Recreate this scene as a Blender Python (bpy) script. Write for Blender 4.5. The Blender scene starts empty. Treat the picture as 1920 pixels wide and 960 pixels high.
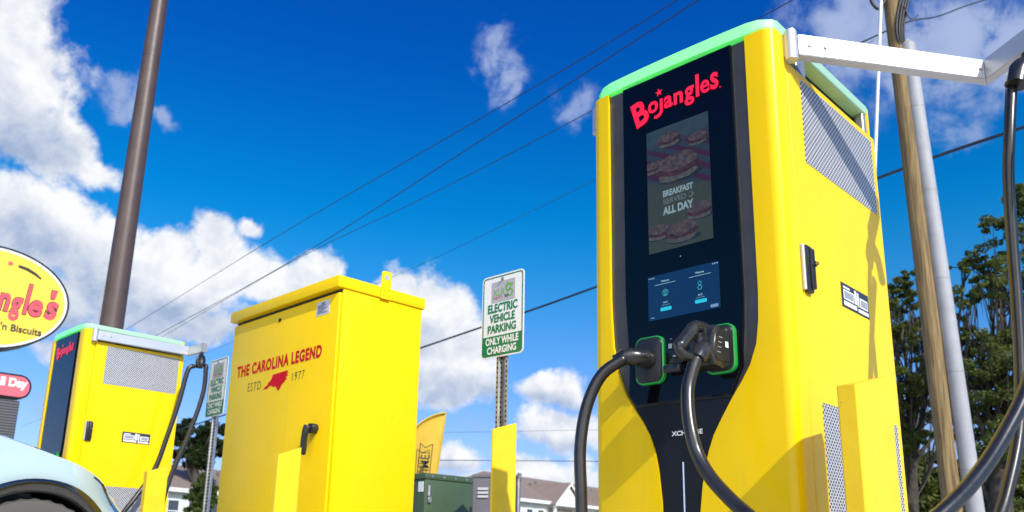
import bpy, bmesh, math, random
from math import radians as R, sin, cos, pi
from mathutils import Vector, Matrix, Quaternion

random.seed(7)
scene = bpy.context.scene
COL = scene.collection

# ------------------------------------------------------------------ camera
CAMZ = 0.45
FPX, PITCH, ROLL, CY = 1610.1, R(14.2472), R(1.0269), 151.83
cam_d = bpy.data.cameras.new('camera')
cam_d.sensor_width = 36
cam_d.lens = FPX / 1920 * 36
cam_d.shift_y = CY / 1920
cam_d.clip_start = 0.05
cam_d.clip_end = 3000
cam_d.dof.use_dof = True
cam_d.dof.focus_distance = 2.75
cam_d.dof.aperture_fstop = 5.6
cam = bpy.data.objects.new('camera', cam_d)
COL.objects.link(cam)
cam.matrix_world = Matrix.Translation((0, 0, CAMZ)) @ Matrix.Rotation(R(90) + PITCH, 4, 'X') @ Matrix.Rotation(ROLL, 4, 'Z')
scene.camera = cam

# ------------------------------------------------------------------ sun + sky
YAW = R(43.7414)
U = Vector((cos(YAW), -sin(YAW), 0))      # out of the right-hand side of the equipment row
S = Vector((sin(YAW), cos(YAW), 0))       # from the fronts to the backs
sun_dir = (U * 1.0 - S * 0.245 + Vector((0, 0, 0.77))).normalized()
sun_el = math.asin(sun_dir.z)
sun_az = math.atan2(sun_dir.x, sun_dir.y)
sl = bpy.data.lights.new('sun', 'SUN')
sl.energy = 2.5
sl.angle = R(0.5)
sl.color = (1.0, 0.95, 0.87)
sun = bpy.data.objects.new('sun', sl)
COL.objects.link(sun)
sun.rotation_mode = 'QUATERNION'
sun.rotation_quaternion = sun_dir.to_track_quat('Z', 'Y')
sun.location = (5, -5, 20)

scene.view_settings.view_transform = 'Standard'
scene.view_settings.look = 'None'
scene.view_settings.gamma = 1
scene.view_settings.exposure = 0.85
SKY_STRENGTH = 0.09


def ray(x, y):
    a, b = x - 960, y - 480 - CY
    cr, sr = cos(ROLL), sin(ROLL)
    uu, vv = cr * a + sr * b, -sr * a + cr * b
    d = (uu / FPX, 1.0, -vv / FPX)
    return Vector((d[0], d[1] * cos(PITCH) - d[2] * sin(PITCH), d[1] * sin(PITCH) + d[2] * cos(PITCH)))


def at(x, y, Y):
    d = ray(x, y)
    return Vector((0, 0, CAMZ)) + d * (Y / d.y)


def azel(x, y):
    d = ray(x, y).normalized()
    return math.atan2(d.x, d.y), math.asin(d.z)


class NT:
    """small node-graph helper"""
    def __init__(s, tree):
        s.t = tree

    def n(s, typ, **kw):
        nd = s.t.nodes.new(typ)
        for k, v in kw.items():
            setattr(nd, k, v)
        return nd

    def put(s, sock, v):
        if isinstance(v, bpy.types.NodeSocket):
            s.t.links.new(v, sock)
        elif v is not None:
            sock.default_value = v

    def m(s, op, a, b=None, c=None, clamp=False):
        nd = s.n('ShaderNodeMath', operation=op, use_clamp=clamp)
        s.put(nd.inputs[0], a)
        s.put(nd.inputs[1], b)
        if c is not None:
            s.put(nd.inputs[2], c)
        return nd.outputs[0]

    def v(s, op, a, b=None):
        nd = s.n('ShaderNodeVectorMath', operation=op)
        s.put(nd.inputs[0], a)
        if b is not None:
            s.put(nd.inputs[1], b)
        return nd.outputs['Value'] if op in ('LENGTH', 'DOT_PRODUCT', 'DISTANCE') else nd.outputs[0]

    def noise(s, vec, scale, detail=4, rough=0.5, dist=0.0):
        nd = s.n('ShaderNodeTexNoise')
        s.put(nd.inputs['Vector'], vec)
        nd.inputs['Scale'].default_value = scale
        nd.inputs['Detail'].default_value = detail
        nd.inputs['Roughness'].default_value = rough
        nd.inputs['Distortion'].default_value = dist
        return nd.outputs[0]

    def mix(s, f, a, b, blend='MIX'):
        nd = s.n('ShaderNodeMix', data_type='RGBA', blend_type=blend)
        s.put(nd.inputs[0], f)
        s.put(nd.inputs[6], a)
        s.put(nd.inputs[7], b)
        return nd.outputs[2]

    def smooth(s, v, lo, hi, a=0.0, b=1.0):
        nd = s.n('ShaderNodeMapRange', interpolation_type='SMOOTHSTEP')
        s.put(nd.inputs[0], v)
        for i, x in enumerate((lo, hi, a, b)):
            s.put(nd.inputs[i + 1], x)
        return nd.outputs[0]


world = bpy.data.worlds.new('World')
scene.world = world
world.use_nodes = True
wt = world.node_tree
wt.nodes.clear()
W = NT(wt)
sky = W.n('ShaderNodeTexSky', sky_type='NISHITA')
sky.sun_disc = False
sky.sun_elevation = sun_el
sky.sun_rotation = sun_az
sky.altitude = 0
sky.air_density = 1.0
sky.dust_density = 0.6
sky.ozone_density = 2.5
dirv = W.n('ShaderNodeTexCoord').outputs['Generated']
sep = W.n('ShaderNodeSeparateXYZ')
W.put(sep.inputs[0], dirv)
az = W.m('ARCTAN2', sep.outputs[0], sep.outputs[1])
el = W.m('ARCSINE', sep.outputs[2])
comb = W.n('ShaderNodeCombineXYZ')
W.put(comb.inputs[0], az)
W.put(comb.inputs[1], el)
ae = comb.outputs[0]
# clouds of the day: centre and radii in the sky (px of a 1920-wide frame are turned into azimuth / elevation), offset thins one
CLOUDS = [
    (0, 30, 130, 120, 0), (40, 150, 150, 120, 0), (90, 280, 130, 90, 0), (180, 325, 80, 50, 0.1), (30, 400, 220, 100, 0),
    (130, 460, 190, 90, 0), (210, 530, 120, 80, 0.0), (40, 540, 240, 90, 0.05), (120, 650, 130, 60, 0.3),
    (392, 445, 66, 62, 0), (320, 470, 84, 60, 0), (300, 535, 170, 90, 0), (440, 505, 130, 80, 0), (530, 535, 120, 60, 0),
    (605, 520, 50, 46, 0.1), (474, 428, 44, 36, 0.1), (330, 600, 190, 50, 0.15),
    (740, 528, 62, 52, 0), (810, 572, 100, 84, 0), (770, 625, 100, 100, 0), (855, 660, 90, 70, 0.0), (845, 715, 120, 56, 0.05),
    (1030, 728, 84, 46, 0.1), (1045, 808, 100, 58, 0.05), (1115, 812, 60, 55, 0.15), (870, 858, 90, 46, 0.2), (1000, 890, 140, 34, 0.2),
    (940, 905, 280, 36, 0.3),
]
WISPS = [(225, 180, 95, 66, 0.8), (305, 205, 56, 36, 0.8), (935, 105, 92, 92, 0.88), (945, 150, 40, 60, 0.8), (1095, 195, 46, 70, 0.7), (115, 8, 44, 34, 0.75), (100, 560, 300, 120, 0.6), (430, 640, 150, 50, 0.35),
         (1570, 30, 190, 140, 0.95), (1660, 100, 230, 190, 1.0), (1800, 60, 260, 200, 1.0), (1940, 90, 200, 190, 0.95), (1810, 215, 150, 80, 0.6),
         (1720, 760, 190, 110, 0.8), (1500, 860, 400, 130, 0.75), (100, 740, 260, 60, 0.5), (1140, 690, 60, 40, 0.4), (860, 790, 150, 60, 0.4)]


wn = W.n('ShaderNodeTexNoise')
W.put(wn.inputs['Vector'], dirv)
wn.inputs['Scale'].default_value = 16.0
wn.inputs['Detail'].default_value = 4.0
warp = W.v('SCALE', W.v('SUBTRACT', wn.outputs['Color'], (0.5, 0.5, 0.5)))
warp.node.inputs['Scale'].default_value = 0.06
aew = W.v('ADD', ae, warp)


def ellipse(px, py, rx, ry, vec=None):
    a0, e0 = azel(px, py)
    a1, _ = azel(px + rx, py)
    _, e1 = azel(px, py - ry)
    return W.v('LENGTH', W.v('MULTIPLY', W.v('SUBTRACT', vec or aew, (a0, e0, 0)), (1 / max(abs(a1 - a0), 0.005), 1 / max(abs(e1 - e0), 0.005), 0)))


dmin = None
for (px, py, rx, ry, off) in CLOUDS:
    d = ellipse(px, py, rx, ry)
    if off:
        d = W.m('ADD', d, off)
    dmin = d if dmin is None else W.m('SMOOTH_MIN', dmin, d, 0.12)
wwarp = W.v('SCALE', W.v('SUBTRACT', wn.outputs['Color'], (0.5, 0.5, 0.5)))
wwarp.node.inputs['Scale'].default_value = 0.13
aew_w = W.v('ADD', ae, wwarp)
wf = None
for (px, py, rx, ry, w) in WISPS:
    g = W.m('MULTIPLY', W.smooth(ellipse(px, py, rx, ry, aew_w), 1.05, 0.1), w)
    wf = g if wf is None else W.m('MAXIMUM', wf, g)
# billows, large and small
n1 = W.noise(dirv, 15.0, 10, 0.60, 0.15)
n3 = W.noise(dirv, 46.0, 6, 0.62, 0.1)
up = W.v('ADD', dirv, (0.006, 0.0, 0.016))
n2 = W.noise(up, 15.0, 6, 0.58, 0.15)
nn = W.m('ADD', W.m('MULTIPLY', W.m('SUBTRACT', n1, 0.5), 1.5), W.m('MULTIPLY', W.m('SUBTRACT', n3, 0.5), 0.55))
fld = W.m('ADD', W.m('SUBTRACT', 0.98, dmin), nn)
# unseen bright cloud added behind the viewer to lift light on the fronts
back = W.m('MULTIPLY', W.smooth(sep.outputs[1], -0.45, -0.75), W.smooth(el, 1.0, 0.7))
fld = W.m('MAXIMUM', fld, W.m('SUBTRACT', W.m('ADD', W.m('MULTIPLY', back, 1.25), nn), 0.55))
dens = W.smooth(fld, -0.05, 0.40)
n4 = W.noise(dirv, 24.0, 9, 0.68, 0.35)
wisp = W.m('MULTIPLY', wf, W.smooth(W.m('ADD', W.m('MULTIPLY', W.m('SUBTRACT', n4, 0.5), 2.6), W.m('MULTIPLY', wf, 0.95)), 0.10, 0.95))
# sunlit tops against grey-blue bases: slope of the billows, and the flat underside of the larger banks
SHADE = [(50, 265, 140, 70), (20, 440, 160, 60), (330, 615, 220, 50), (100, 600, 240, 90), (845, 735, 120, 36), (760, 650, 60, 40),
         (1040, 748, 70, 20), (1040, 842, 80, 24), (180, 530, 110, 60), (870, 880, 90, 24)]
sh = None
for (px, py, rx, ry) in SHADE:
    g = W.smooth(ellipse(px, py, rx, ry), 1.35, 0.1)
    sh = g if sh is None else W.m('MAXIMUM', sh, g)
lit = W.m('ADD', 0.82, W.m('MULTIPLY', W.m('SUBTRACT', n1, n2), 2.0))
lit = W.m('ADD', lit, W.m('MULTIPLY', W.m('SUBTRACT', n3, 0.5), 0.35))
lit = W.m('SUBTRACT', lit, W.m('MULTIPLY', sh, 0.60), clamp=True)
CLOUD_LO, CLOUD_HI, WISP = (2.35, 2.95, 4.2, 1), (6.2, 6.25, 6.3, 1), (2.5, 3.1, 4.7, 1)
ccol = W.mix(lit, CLOUD_LO, CLOUD_HI)
back_gain = W.n('ShaderNodeVectorMath', operation='SCALE')
W.put(back_gain.inputs[0], ccol)
W.put(back_gain.inputs['Scale'], W.m('ADD', 1.0, W.m('MULTIPLY', back, 1.0)))  # added cloud behind the viewer brightened further, as fill for the fronts
ccol = back_gain.outputs[0]
# the blue of the day: deep overhead, paler towards the horizon
cmb = W.n('ShaderNodeCombineColor')
W.put(cmb.inputs[0], W.smooth(el, 0.40, 0.06, 0.004, 0.58))
W.put(cmb.inputs[1], W.smooth(el, 0.30, 0.62, 0.66, 0.36))
cmb.inputs[2].default_value = 1.02
deep = cmb.outputs[0]
skyc = W.mix(1.0, sky.outputs[0], deep, 'MULTIPLY')
skyc = W.mix(wisp, skyc, WISP)
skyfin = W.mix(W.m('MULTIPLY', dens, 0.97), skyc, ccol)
bg = W.n('ShaderNodeBackground')
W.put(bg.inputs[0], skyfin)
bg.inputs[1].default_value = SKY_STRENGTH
wo = W.n('ShaderNodeOutputWorld')
wt.links.new(bg.outputs[0], wo.inputs[0])
world.cycles.sampling_method = 'MANUAL'
world.cycles.sample_map_resolution = 512

# ------------------------------------------------------------------ materials
MATS = {}


def mat(name, color, rough=0.5, metal=0.0, coat=0.0, var=0.0, vscale=6.0, bump=0.0, bscale=60.0, emit=None, estr=0.0, spec=0.5, build=None):
    if name in MATS:
        return MATS[name]
    m = bpy.data.materials.new(name)
    m.use_nodes = True
    t = m.node_tree
    g = NT(t)
    b = t.nodes['Principled BSDF']
    b.inputs['Base Color'].default_value = (*color, 1)
    b.inputs['Roughness'].default_value = rough
    b.inputs['Metallic'].default_value = metal
    b.inputs['Coat Weight'].default_value = coat
    b.inputs['Coat Roughness'].default_value = 0.06
    b.inputs['Specular IOR Level'].default_value = spec
    oc = g.n('ShaderNodeTexCoord').outputs['Object']
    if var:
        nz = g.noise(oc, vscale, 5, 0.6)
        lo = tuple(c * (1 - var) for c in color) + (1,)
        hi = tuple(min(c * (1 + var), 1) for c in color) + (1,)
        t.links.new(g.mix(g.smooth(nz, 0.3, 0.7), lo, hi), b.inputs['Base Color'])
        rn = g.noise(oc, vscale * 2.3, 4, 0.6)
        t.links.new(g.m('ADD', rough, g.m('MULTIPLY', g.m('SUBTRACT', rn, 0.5), 0.16)), b.inputs['Roughness'])
    if bump:
        bn = g.n('ShaderNodeBump')
        bn.inputs['Strength'].default_value = bump
        bn.inputs['Distance'].default_value = 0.002
        g.put(bn.inputs['Height'], g.noise(oc, bscale, 4, 0.6))
        t.links.new(bn.outputs[0], b.inputs['Normal'])
    if emit:
        b.inputs['Emission Color'].default_value = (*emit, 1)
        b.inputs['Emission Strength'].default_value = estr
    if build:
        build(g, b, oc)
    MATS[name] = m
    return m


def perforated(pitch, axes):
    """sheet metal punched with rows of staggered holes; the holes are dark"""
    def f(g, b, oc):
        s = g.n('ShaderNodeSeparateXYZ')
        g.put(s.inputs[0], oc)
        h = s.outputs[axes[0]]
        v = s.outputs[axes[1]]
        holes = None
        for k in (0.0, 0.5):
            x = g.m('SUBTRACT', g.m('FRACT', g.m('ADD', g.m('DIVIDE', h, pitch), k)), 0.5)
            y = g.m('SUBTRACT', g.m('FRACT', g.m('ADD', g.m('DIVIDE', v, pitch * 1.0), k)), 0.5)
            r = g.m('SQRT', g.m('ADD', g.m('MULTIPLY', x, x), g.m('MULTIPLY', g.m('MULTIPLY', y, y), 1.9)))
            hh = g.smooth(r, 0.34, 0.28)
            holes = hh if holes is None else g.m('MAXIMUM', holes, hh)
        base = g.mix(g.noise(oc, 9, 4), (0.52, 0.525, 0.54, 1), (0.64, 0.645, 0.66, 1))
        g.t.links.new(g.mix(holes, base, (0.012, 0.012, 0.014, 1)), b.inputs['Base Color'])
        g.t.links.new(g.m('MULTIPLY', g.m('SUBTRACT', 1.0, holes), 0.15), b.inputs['Metallic'])
    return f


def weathered(chip, dust):
    """painted steel outdoors: faint dust runs down the faces, fine specks, chips through to primer where it gets knocked"""
    def f(g, b, oc):
        lk = b.inputs['Base Color'].links
        base = lk[0].from_socket
        mp = g.n('ShaderNodeMapping')
        mp.inputs['Scale'].default_value = (16, 16, 1.1)
        g.put(mp.inputs[0], oc)
        run = g.smooth(g.noise(mp.outputs[0], 2.2, 6, 0.65), 0.50, 0.78)
        patch = g.smooth(g.noise(oc, 1.7, 4), 0.38, 0.72)
        k = g.m('MULTIPLY', g.m('MULTIPLY', run, patch), dust)
        c = g.mix(k, base, (0.50, 0.38, 0.12, 1))
        sp = g.smooth(g.noise(oc, 95, 2, 0.5), 0.735, 0.76)
        c = g.mix(g.m('MULTIPLY', sp, 0.5), c, (0.30, 0.22, 0.06, 1))
        if chip:
            ch_ = g.m('MULTIPLY', g.smooth(g.noise(oc, 42, 5, 0.7), 0.66, 0.685), g.smooth(g.noise(oc, 5, 2), 0.46, 0.58))
            c = g.mix(g.m('MULTIPLY', ch_, chip), c, (0.16, 0.13, 0.09, 1))
        g.t.links.new(c, b.inputs['Base Color'])
    return f


yellow = mat('yellow_paint', (0.90, 0.60, 0.0), 0.30, coat=0.08, spec=0.22, var=0.03, vscale=3.0, bump=0.03, bscale=220, build=weathered(0.0, 0.30))
yellow_c = mat('yellow_powder_coat', (0.90, 0.60, 0.001), 0.36, coat=0.0, spec=0.16, var=0.035, vscale=2.0, bump=0.06, bscale=160, build=weathered(0.25, 0.34))
yellow_b = mat('yellow_guard_paint', (0.90, 0.60, 0.02), 0.4, coat=0.0, spec=0.25, var=0.06, vscale=7.0, bump=0.10, bscale=90, build=weathered(0.8, 0.45))
black_glass = mat('black_glass', (0.0018, 0.0024, 0.0050), 0.05, spec=0.32)
dark_plastic = mat('dark_plastic', (0.018, 0.019, 0.021), 0.38, var=0.15, vscale=14)
panel_grey = mat('dark_trim', (0.07, 0.068, 0.066), 0.40, var=0.12, vscale=9)
core_dark = mat('dark_core', (0.02, 0.02, 0.022), 0.6)
rubber = mat('cable_rubber', (0.013, 0.013, 0.014), 0.30, spec=0.65, var=0.25, vscale=25, bump=0.06, bscale=120)
conn_plastic = mat('connector_plastic', (0.018, 0.019, 0.020), 0.27, spec=0.7, var=0.35, vscale=30, bump=0.12, bscale=150)
silver = mat('brushed_aluminium', (0.60, 0.61, 0.63), 0.36, metal=0.5, var=0.05, vscale=4)
steel = mat('galvanised_steel', (0.42, 0.43, 0.45), 0.42, metal=0.7, var=0.18, vscale=18)
grille_s = mat('perforated_sheet_side', (0.6, 0.6, 0.62), 0.42, build=perforated(0.0165, (1, 2)))
red_text = mat('red_lettering', (0.75, 0.006, 0.03), 0.4, emit=(1.0, 0.01, 0.06), estr=0.32)
red_vinyl = mat('red_vinyl', (0.62, 0.003, 0.008), 0.5, spec=0.15)
black_vinyl = mat('black_vinyl', (0.03, 0.028, 0.02), 0.45)
white_vinyl = mat('white_vinyl', (0.8, 0.8, 0.8), 0.45)
grey_print = mat('grey_print', (0.30, 0.31, 0.34), 0.45)
hole_black = mat('hole_black', (0.006, 0.006, 0.006), 0.8)


def lightcap(g, b, oc):
    s = g.n('ShaderNodeSeparateXYZ')
    g.put(s.inputs[0], oc)
    nz = g.noise(oc, 14, 2)
    b.inputs['Emission Strength'].default_value = 1.0
    # the diffuser's glow is set along the front edge and fades along the sides
    fr = g.smooth(s.outputs[1], 0.14, 0.0)
    k = g.m('MULTIPLY', fr, g.m('ADD', 0.16, g.m('MULTIPLY', nz, 0.16)))
    em = g.mix(1.0, (0.06, 1.0, 0.10, 1), (1, 1, 1, 1), 'MULTIPLY')
    g.t.links.new(em, b.inputs['Emission Color'])
    g.t.links.new(g.m('ADD', 0.02, g.m('MULTIPLY', k, 1.5)), b.inputs['Emission Strength'])


cap_mat = mat('light_diffuser', (0.36, 0.59, 0.42), 0.30, coat=0.3, build=lightcap)
ring_mat = mat('green_ring_light', (0.012, 0.22, 0.04), 0.3, emit=(0.01, 0.45, 0.05), estr=0.13)


# ------------------------------------------------------------------ mesh helpers
def link(name, me, m=None, parent=None, smooth=False, auto=None):
    o = bpy.data.objects.new(name, me)
    COL.objects.link(o)
    if m:
        for mm in (m if isinstance(m, (list, tuple)) else [m]):
            me.materials.append(mm)
    if parent:
        o.parent = parent
    if smooth:
        me.polygons.foreach_set('use_smooth', [True] * len(me.polygons))
    if auto:
        me.polygons.foreach_set('use_smooth', [True] * len(me.polygons))
        me.set_sharp_from_angle(angle=R(auto))
    return o


def bmobj(name, bm, m=None, parent=None, smooth=False, auto=None):
    me = bpy.data.meshes.new(name)
    bmesh.ops.recalc_face_normals(bm, faces=bm.faces)
    bm.to_mesh(me)
    bm.free()
    return link(name, me, m, parent, smooth, auto)


def rawobj(name, vs, fs, m=None, parent=None, smooth=False, auto=None):
    me = bpy.data.meshes.new(name)
    me.from_pydata([tuple(v) for v in vs], [], fs)
    me.update()
    return link(name, me, m, parent, smooth, auto)


def box(bm, lo, hi, bev=0.0, seg=2, M=None):
    vs = [bm.verts.new((x, y, z)) for x in (lo[0], hi[0]) for y in (lo[1], hi[1]) for z in (lo[2], hi[2])]
    fs = [(0, 1, 3, 2), (4, 6, 7, 5), (0, 4, 5, 1), (2, 3, 7, 6), (0, 2, 6, 4), (1, 5, 7, 3)]
    faces = [bm.faces.new([vs[i] for i in f]) for f in fs]
    if bev:
        es = list({e for f in faces for e in f.edges})
        r = bmesh.ops.bevel(bm, geom=es, offset=bev, segments=seg, affect='EDGES', profile=0.5)
        vs = list({v for f in r['faces'] for v in f.verts} | {v for v in vs if v.is_valid})
    if M is not None:
        for v in vs:
            v.co = M @ v.co
    return vs


def prism(bm, pts, axis, lo, hi, bev=0.0, seg=2):
    """extrude a 2-D outline; axis = the axis it is extruded along"""
    def mk(p, t):
        if axis == 'z':
            return (p[0], p[1], t)
        if axis == 'y':
            return (p[0], t, p[1])
        return (t, p[0], p[1])
    a = [bm.verts.new(mk(p, lo)) for p in pts]
    b = [bm.verts.new(mk(p, hi)) for p in pts]
    n = len(pts)
    fa = bm.faces.new(a)
    fb = bm.faces.new(list(reversed(b)))
    for i in range(n):
        bm.faces.new((a[i], b[i], b[(i + 1) % n], a[(i + 1) % n]))
    if bev:
        es = list(set(fa.edges) | set(fb.edges))
        bmesh.ops.bevel(bm, geom=es, offset=bev, segments=seg, affect='EDGES', profile=0.5)
    return bm


def crom(pts, n=8):
    P = [Vector(p) for p in pts]
    P = [P[0] * 2 - P[1]] + P + [P[-1] * 2 - P[-2]]
    out = []
    for i in range(1, len(P) - 2):
        for k in range(n):
            t = k / n
            a, b, c, d = P[i - 1], P[i], P[i + 1], P[i + 2]
            out.append(0.5 * ((2 * b) + (c - a) * t + (2 * a - 5 * b + 4 * c - d) * t * t + (3 * b - a - 3 * c + d) * t ** 3))
    out.append(P[-2])
    return out


def tube(bm, pts, r, seg=12, cap=True):
    P = [Vector(p) for p in pts]
    rr = r if isinstance(r, (list, tuple)) else [r] * len(P)
    t0 = (P[1] - P[0]).normalized()
    up = Vector((0, 0, 1)) if abs(t0.z) < 0.9 else Vector((1, 0, 0))
    nrm = t0.cross(up).normalized()
    rings = []
    prev = t0
    for i, p in enumerate(P):
        t = (P[min(i + 1, len(P) - 1)] - P[max(i - 1, 0)]).normalized()
        ax = prev.cross(t)
        if ax.length > 1e-6:
            nrm = Quaternion(ax.normalized(), prev.angle(t)) @ nrm
        nrm = (nrm - t * nrm.dot(t)).normalized()
        bn = t.cross(nrm)
        rings.append([bm.verts.new(p + (nrm * cos(2 * pi * k / seg) + bn * sin(2 * pi * k / seg)) * rr[i]) for k in range(seg)])
        prev = t
    for i in range(len(rings) - 1):
        for k in range(seg):
            bm.faces.new((rings[i][k], rings[i][(k + 1) % seg], rings[i + 1][(k + 1) % seg], rings[i + 1][k]))
    if cap:
        bm.faces.new(list(reversed(rings[0])))
        bm.faces.new(rings[-1])
    return bm


def BM():
    return bmesh.new()


def text_bm(bm, body, org, xd, yd, w, h, off=0.0, thick=0.0015, shear=0.0, space=1.0):
    """lettering fitted to a w x h field whose lower-left corner is org"""
    cu = bpy.data.curves.new('lettering', 'FONT')
    cu.body = body
    cu.size = 1
    cu.offset = off
    cu.space_character = space
    cu.resolution_u = 4
    cu.shear = shear
    tmp = bpy.data.objects.new('lettering', cu)
    COL.objects.link(tmp)
    dg = bpy.context.evaluated_depsgraph_get()
    dg.update()
    me = bpy.data.meshes.new_from_object(tmp.evaluated_get(dg))
    bpy.data.objects.remove(tmp)
    bpy.data.curves.remove(cu)
    xs = [v.co.x for v in me.vertices]
    ys = [v.co.y for v in me.vertices]
    x0, y0 = min(xs), min(ys)
    sx, sy = w / (max(xs) - x0), h / (max(ys) - y0)
    xd, yd, org = Vector(xd), Vector(yd), Vector(org)
    nd = xd.cross(yd).normalized()
    vs = [bm.verts.new(org + xd * ((v.co.x - x0) * sx) + yd * ((v.co.y - y0) * sy) + nd * thick) for v in me.vertices]
    for p in me.polygons:
        try:
            bm.faces.new([vs[i] for i in p.vertices])
        except ValueError:
            pass
    bpy.data.meshes.remove(me)
    return bm


def quadf(bm, org, xd, yd, x0, x1, y0, y1, t=0.0015):
    xd, yd, org = Vector(xd), Vector(yd), Vector(org)
    nd = xd.cross(yd).normalized()
    return bm.faces.new([bm.verts.new(org + xd * x + yd * y + nd * t) for x, y in ((x0, y0), (x1, y0), (x1, y1), (x0, y1))])


def polyf(bm, org, xd, yd, pts, t=0.0015):
    xd, yd, org = Vector(xd), Vector(yd), Vector(org)
    nd = xd.cross(yd).normalized()
    return bm.faces.new([bm.verts.new(org + xd * x + yd * y + nd * t) for x, y in pts])


def ringf(bm, org, xd, yd, outer, inner, t=0.0015):
    xd, yd, org = Vector(xd), Vector(yd), Vector(org)
    nd = xd.cross(yd).normalized()
    a = [bm.verts.new(org + xd * x + yd * y + nd * t) for x, y in outer]
    b = [bm.verts.new(org + xd * x + yd * y + nd * t) for x, y in inner]
    n = len(a)
    for i in range(n):
        bm.faces.new((a[i], a[(i + 1) % n], b[(i + 1) % n], b[i]))


def rrect(x0, x1, y0, y1, r, n=5):
    out = []
    for cx, cy, a in ((x1 - r, y0 + r, -90), (x1 - r, y1 - r, 0), (x0 + r, y1 - r, 90), (x0 + r, y0 + r, 180)):
        for k in range(n + 1):
            t = R(a + 90 * k / n)
            out.append((cx + r * cos(t), cy + r * sin(t)))
    return out


def star(cx, cy, r, rot=90):
    return [(cx + (r if k % 2 == 0 else r * 0.42) * cos(R(rot + 36 * k)), cy + (r if k % 2 == 0 else r * 0.42) * sin(R(rot + 36 * k))) for k in range(10)]


def empty(name, loc, rz=0.0):
    o = bpy.data.objects.new(name, None)
    COL.objects.link(o)
    o.location = loc
    o.rotation_euler = (0, 0, rz)
    o.empty_display_size = 0.2
    return o


def tag(o, label=None, cat=None, group=None, kind=None):
    if label:
        o['label'] = label
    if cat:
        o['category'] = cat
    if group:
        o['group'] = group
    if kind:
        o['kind'] = kind
    return o


X3, Y3, Z3 = (1, 0, 0), (0, 1, 0), (0, 0, 1)

# ------------------------------------------------------------------ ground


def lot_concrete(g, b, oc):  # lot coloured as pale concrete, raised to bounce light onto the fronts
    n1_ = g.noise(oc, 0.35, 6, 0.6)
    n2_ = g.noise(oc, 90, 3, 0.7)
    c = g.mix(n1_, (0.44, 0.43, 0.40, 1), (0.54, 0.53, 0.50, 1))
    c = g.mix(g.m('MULTIPLY', n2_, 0.5), c, (0.34, 0.33, 0.31, 1))
    g.t.links.new(c, b.inputs['Base Color'])


def concrete(g, b, oc):
    c = g.mix(g.noise(oc, 1.6, 7, 0.65), (0.54, 0.525, 0.49, 1), (0.66, 0.64, 0.60, 1))
    c = g.mix(g.m('MULTIPLY', g.noise(oc, 140, 2), 0.3), c, (0.25, 0.24, 0.22, 1))
    g.t.links.new(c, b.inputs['Base Color'])


m_lot = mat('lot_concrete', (0.1, 0.1, 0.1), 0.85, bump=0.4, bscale=150, build=lot_concrete)
m_conc = mat('concrete', (0.45, 0.44, 0.4), 0.8, bump=0.25, bscale=80, build=concrete)
m_line = mat('road_paint', (0.72, 0.72, 0.70), 0.7, var=0.08, vscale=12)
tag(rawobj('ground', [(-1200, -400, -0.034), (1200, -400, -0.034), (1200, 2000, -0.034), (-1200, 2000, -0.034)], [(0, 1, 2, 3)],
           mat('grass_ground', (0.06, 0.085, 0.03), 0.9, var=0.4, vscale=0.3)), kind='structure')
tag(rawobj('parking_lot', [(-40, -24, -0.024), (40, -24, -0.024), (40, 20, -0.024), (-40, 20, -0.024)], [(0, 1, 2, 3)], m_lot), kind='structure')


def P(u, s, z):
    """point in the equipment row's own axes, measured from the near charger's front right corner"""
    return Vector((0.7248, 2.1537, 0)) + U * u + S * s + Vector((0, 0, z))


bm = BM()
box(bm, (-9.0, -0.55, -0.13), (1.6, 1.35, 0.0), 0.02, 2)
pad = bmobj('concrete_pad', bm, m_conc)
pad.location = P(0, 0, 0)
pad.rotation_euler = (0, 0, -YAW)
tag(pad, kind='structure')
bm = BM()
for k in range(5):
    box(bm, (-9.0 + k * 2.75, -5.6, -0.022), (-8.9 + k * 2.75, -0.62, -0.019))
mk = bmobj('bay_markings', bm, m_line)
mk.location = P(0, 0, 0)
mk.rotation_euler = (0, 0, -YAW)
tag(mk, kind='structure')

# ------------------------------------------------------------------ charging stations
CW, CD = 0.6528, 0.7234            # width, depth
ZT = 1.93                          # top of the yellow columns
HL = [(-0.583, 1.925), (-0.583, 1.227), (-0.580, 1.155), (-0.575, 1.074), (-0.559, 0.992), (-0.531, 0.92), (-0.5, 0.872), (-0.471, 0.832),
      (-0.447, 0.790), (-0.431, 0.745), (-0.420, 0.690), (-0.411, 0.600), (-0.408, 0.3), (-0.408, 0.08)]
HR = [(-0.087, 1.925), (-0.087, 1.15), (-0.091, 1.07), (-0.1, 1.01), (-0.121, 0.955), (-0.148, 0.913), (-0.180, 0.870), (-0.214, 0.818),
      (-0.240, 0.775), (-0.256, 0.735), (-0.269, 0.695), (-0.280, 0.640), (-0.289, 0.574), (-0.291, 0.3), (-0.291, 0.08)]


def interp(tab, z):
    if z >= tab[0][1]:
        return tab[0][0]
    for (a, za), (b, zb) in zip(tab, tab[1:]):
        if za >= z >= zb:
            return a + (b - a) * (za - z) / max(za - zb, 1e-9)
    return tab[-1][0]


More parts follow.
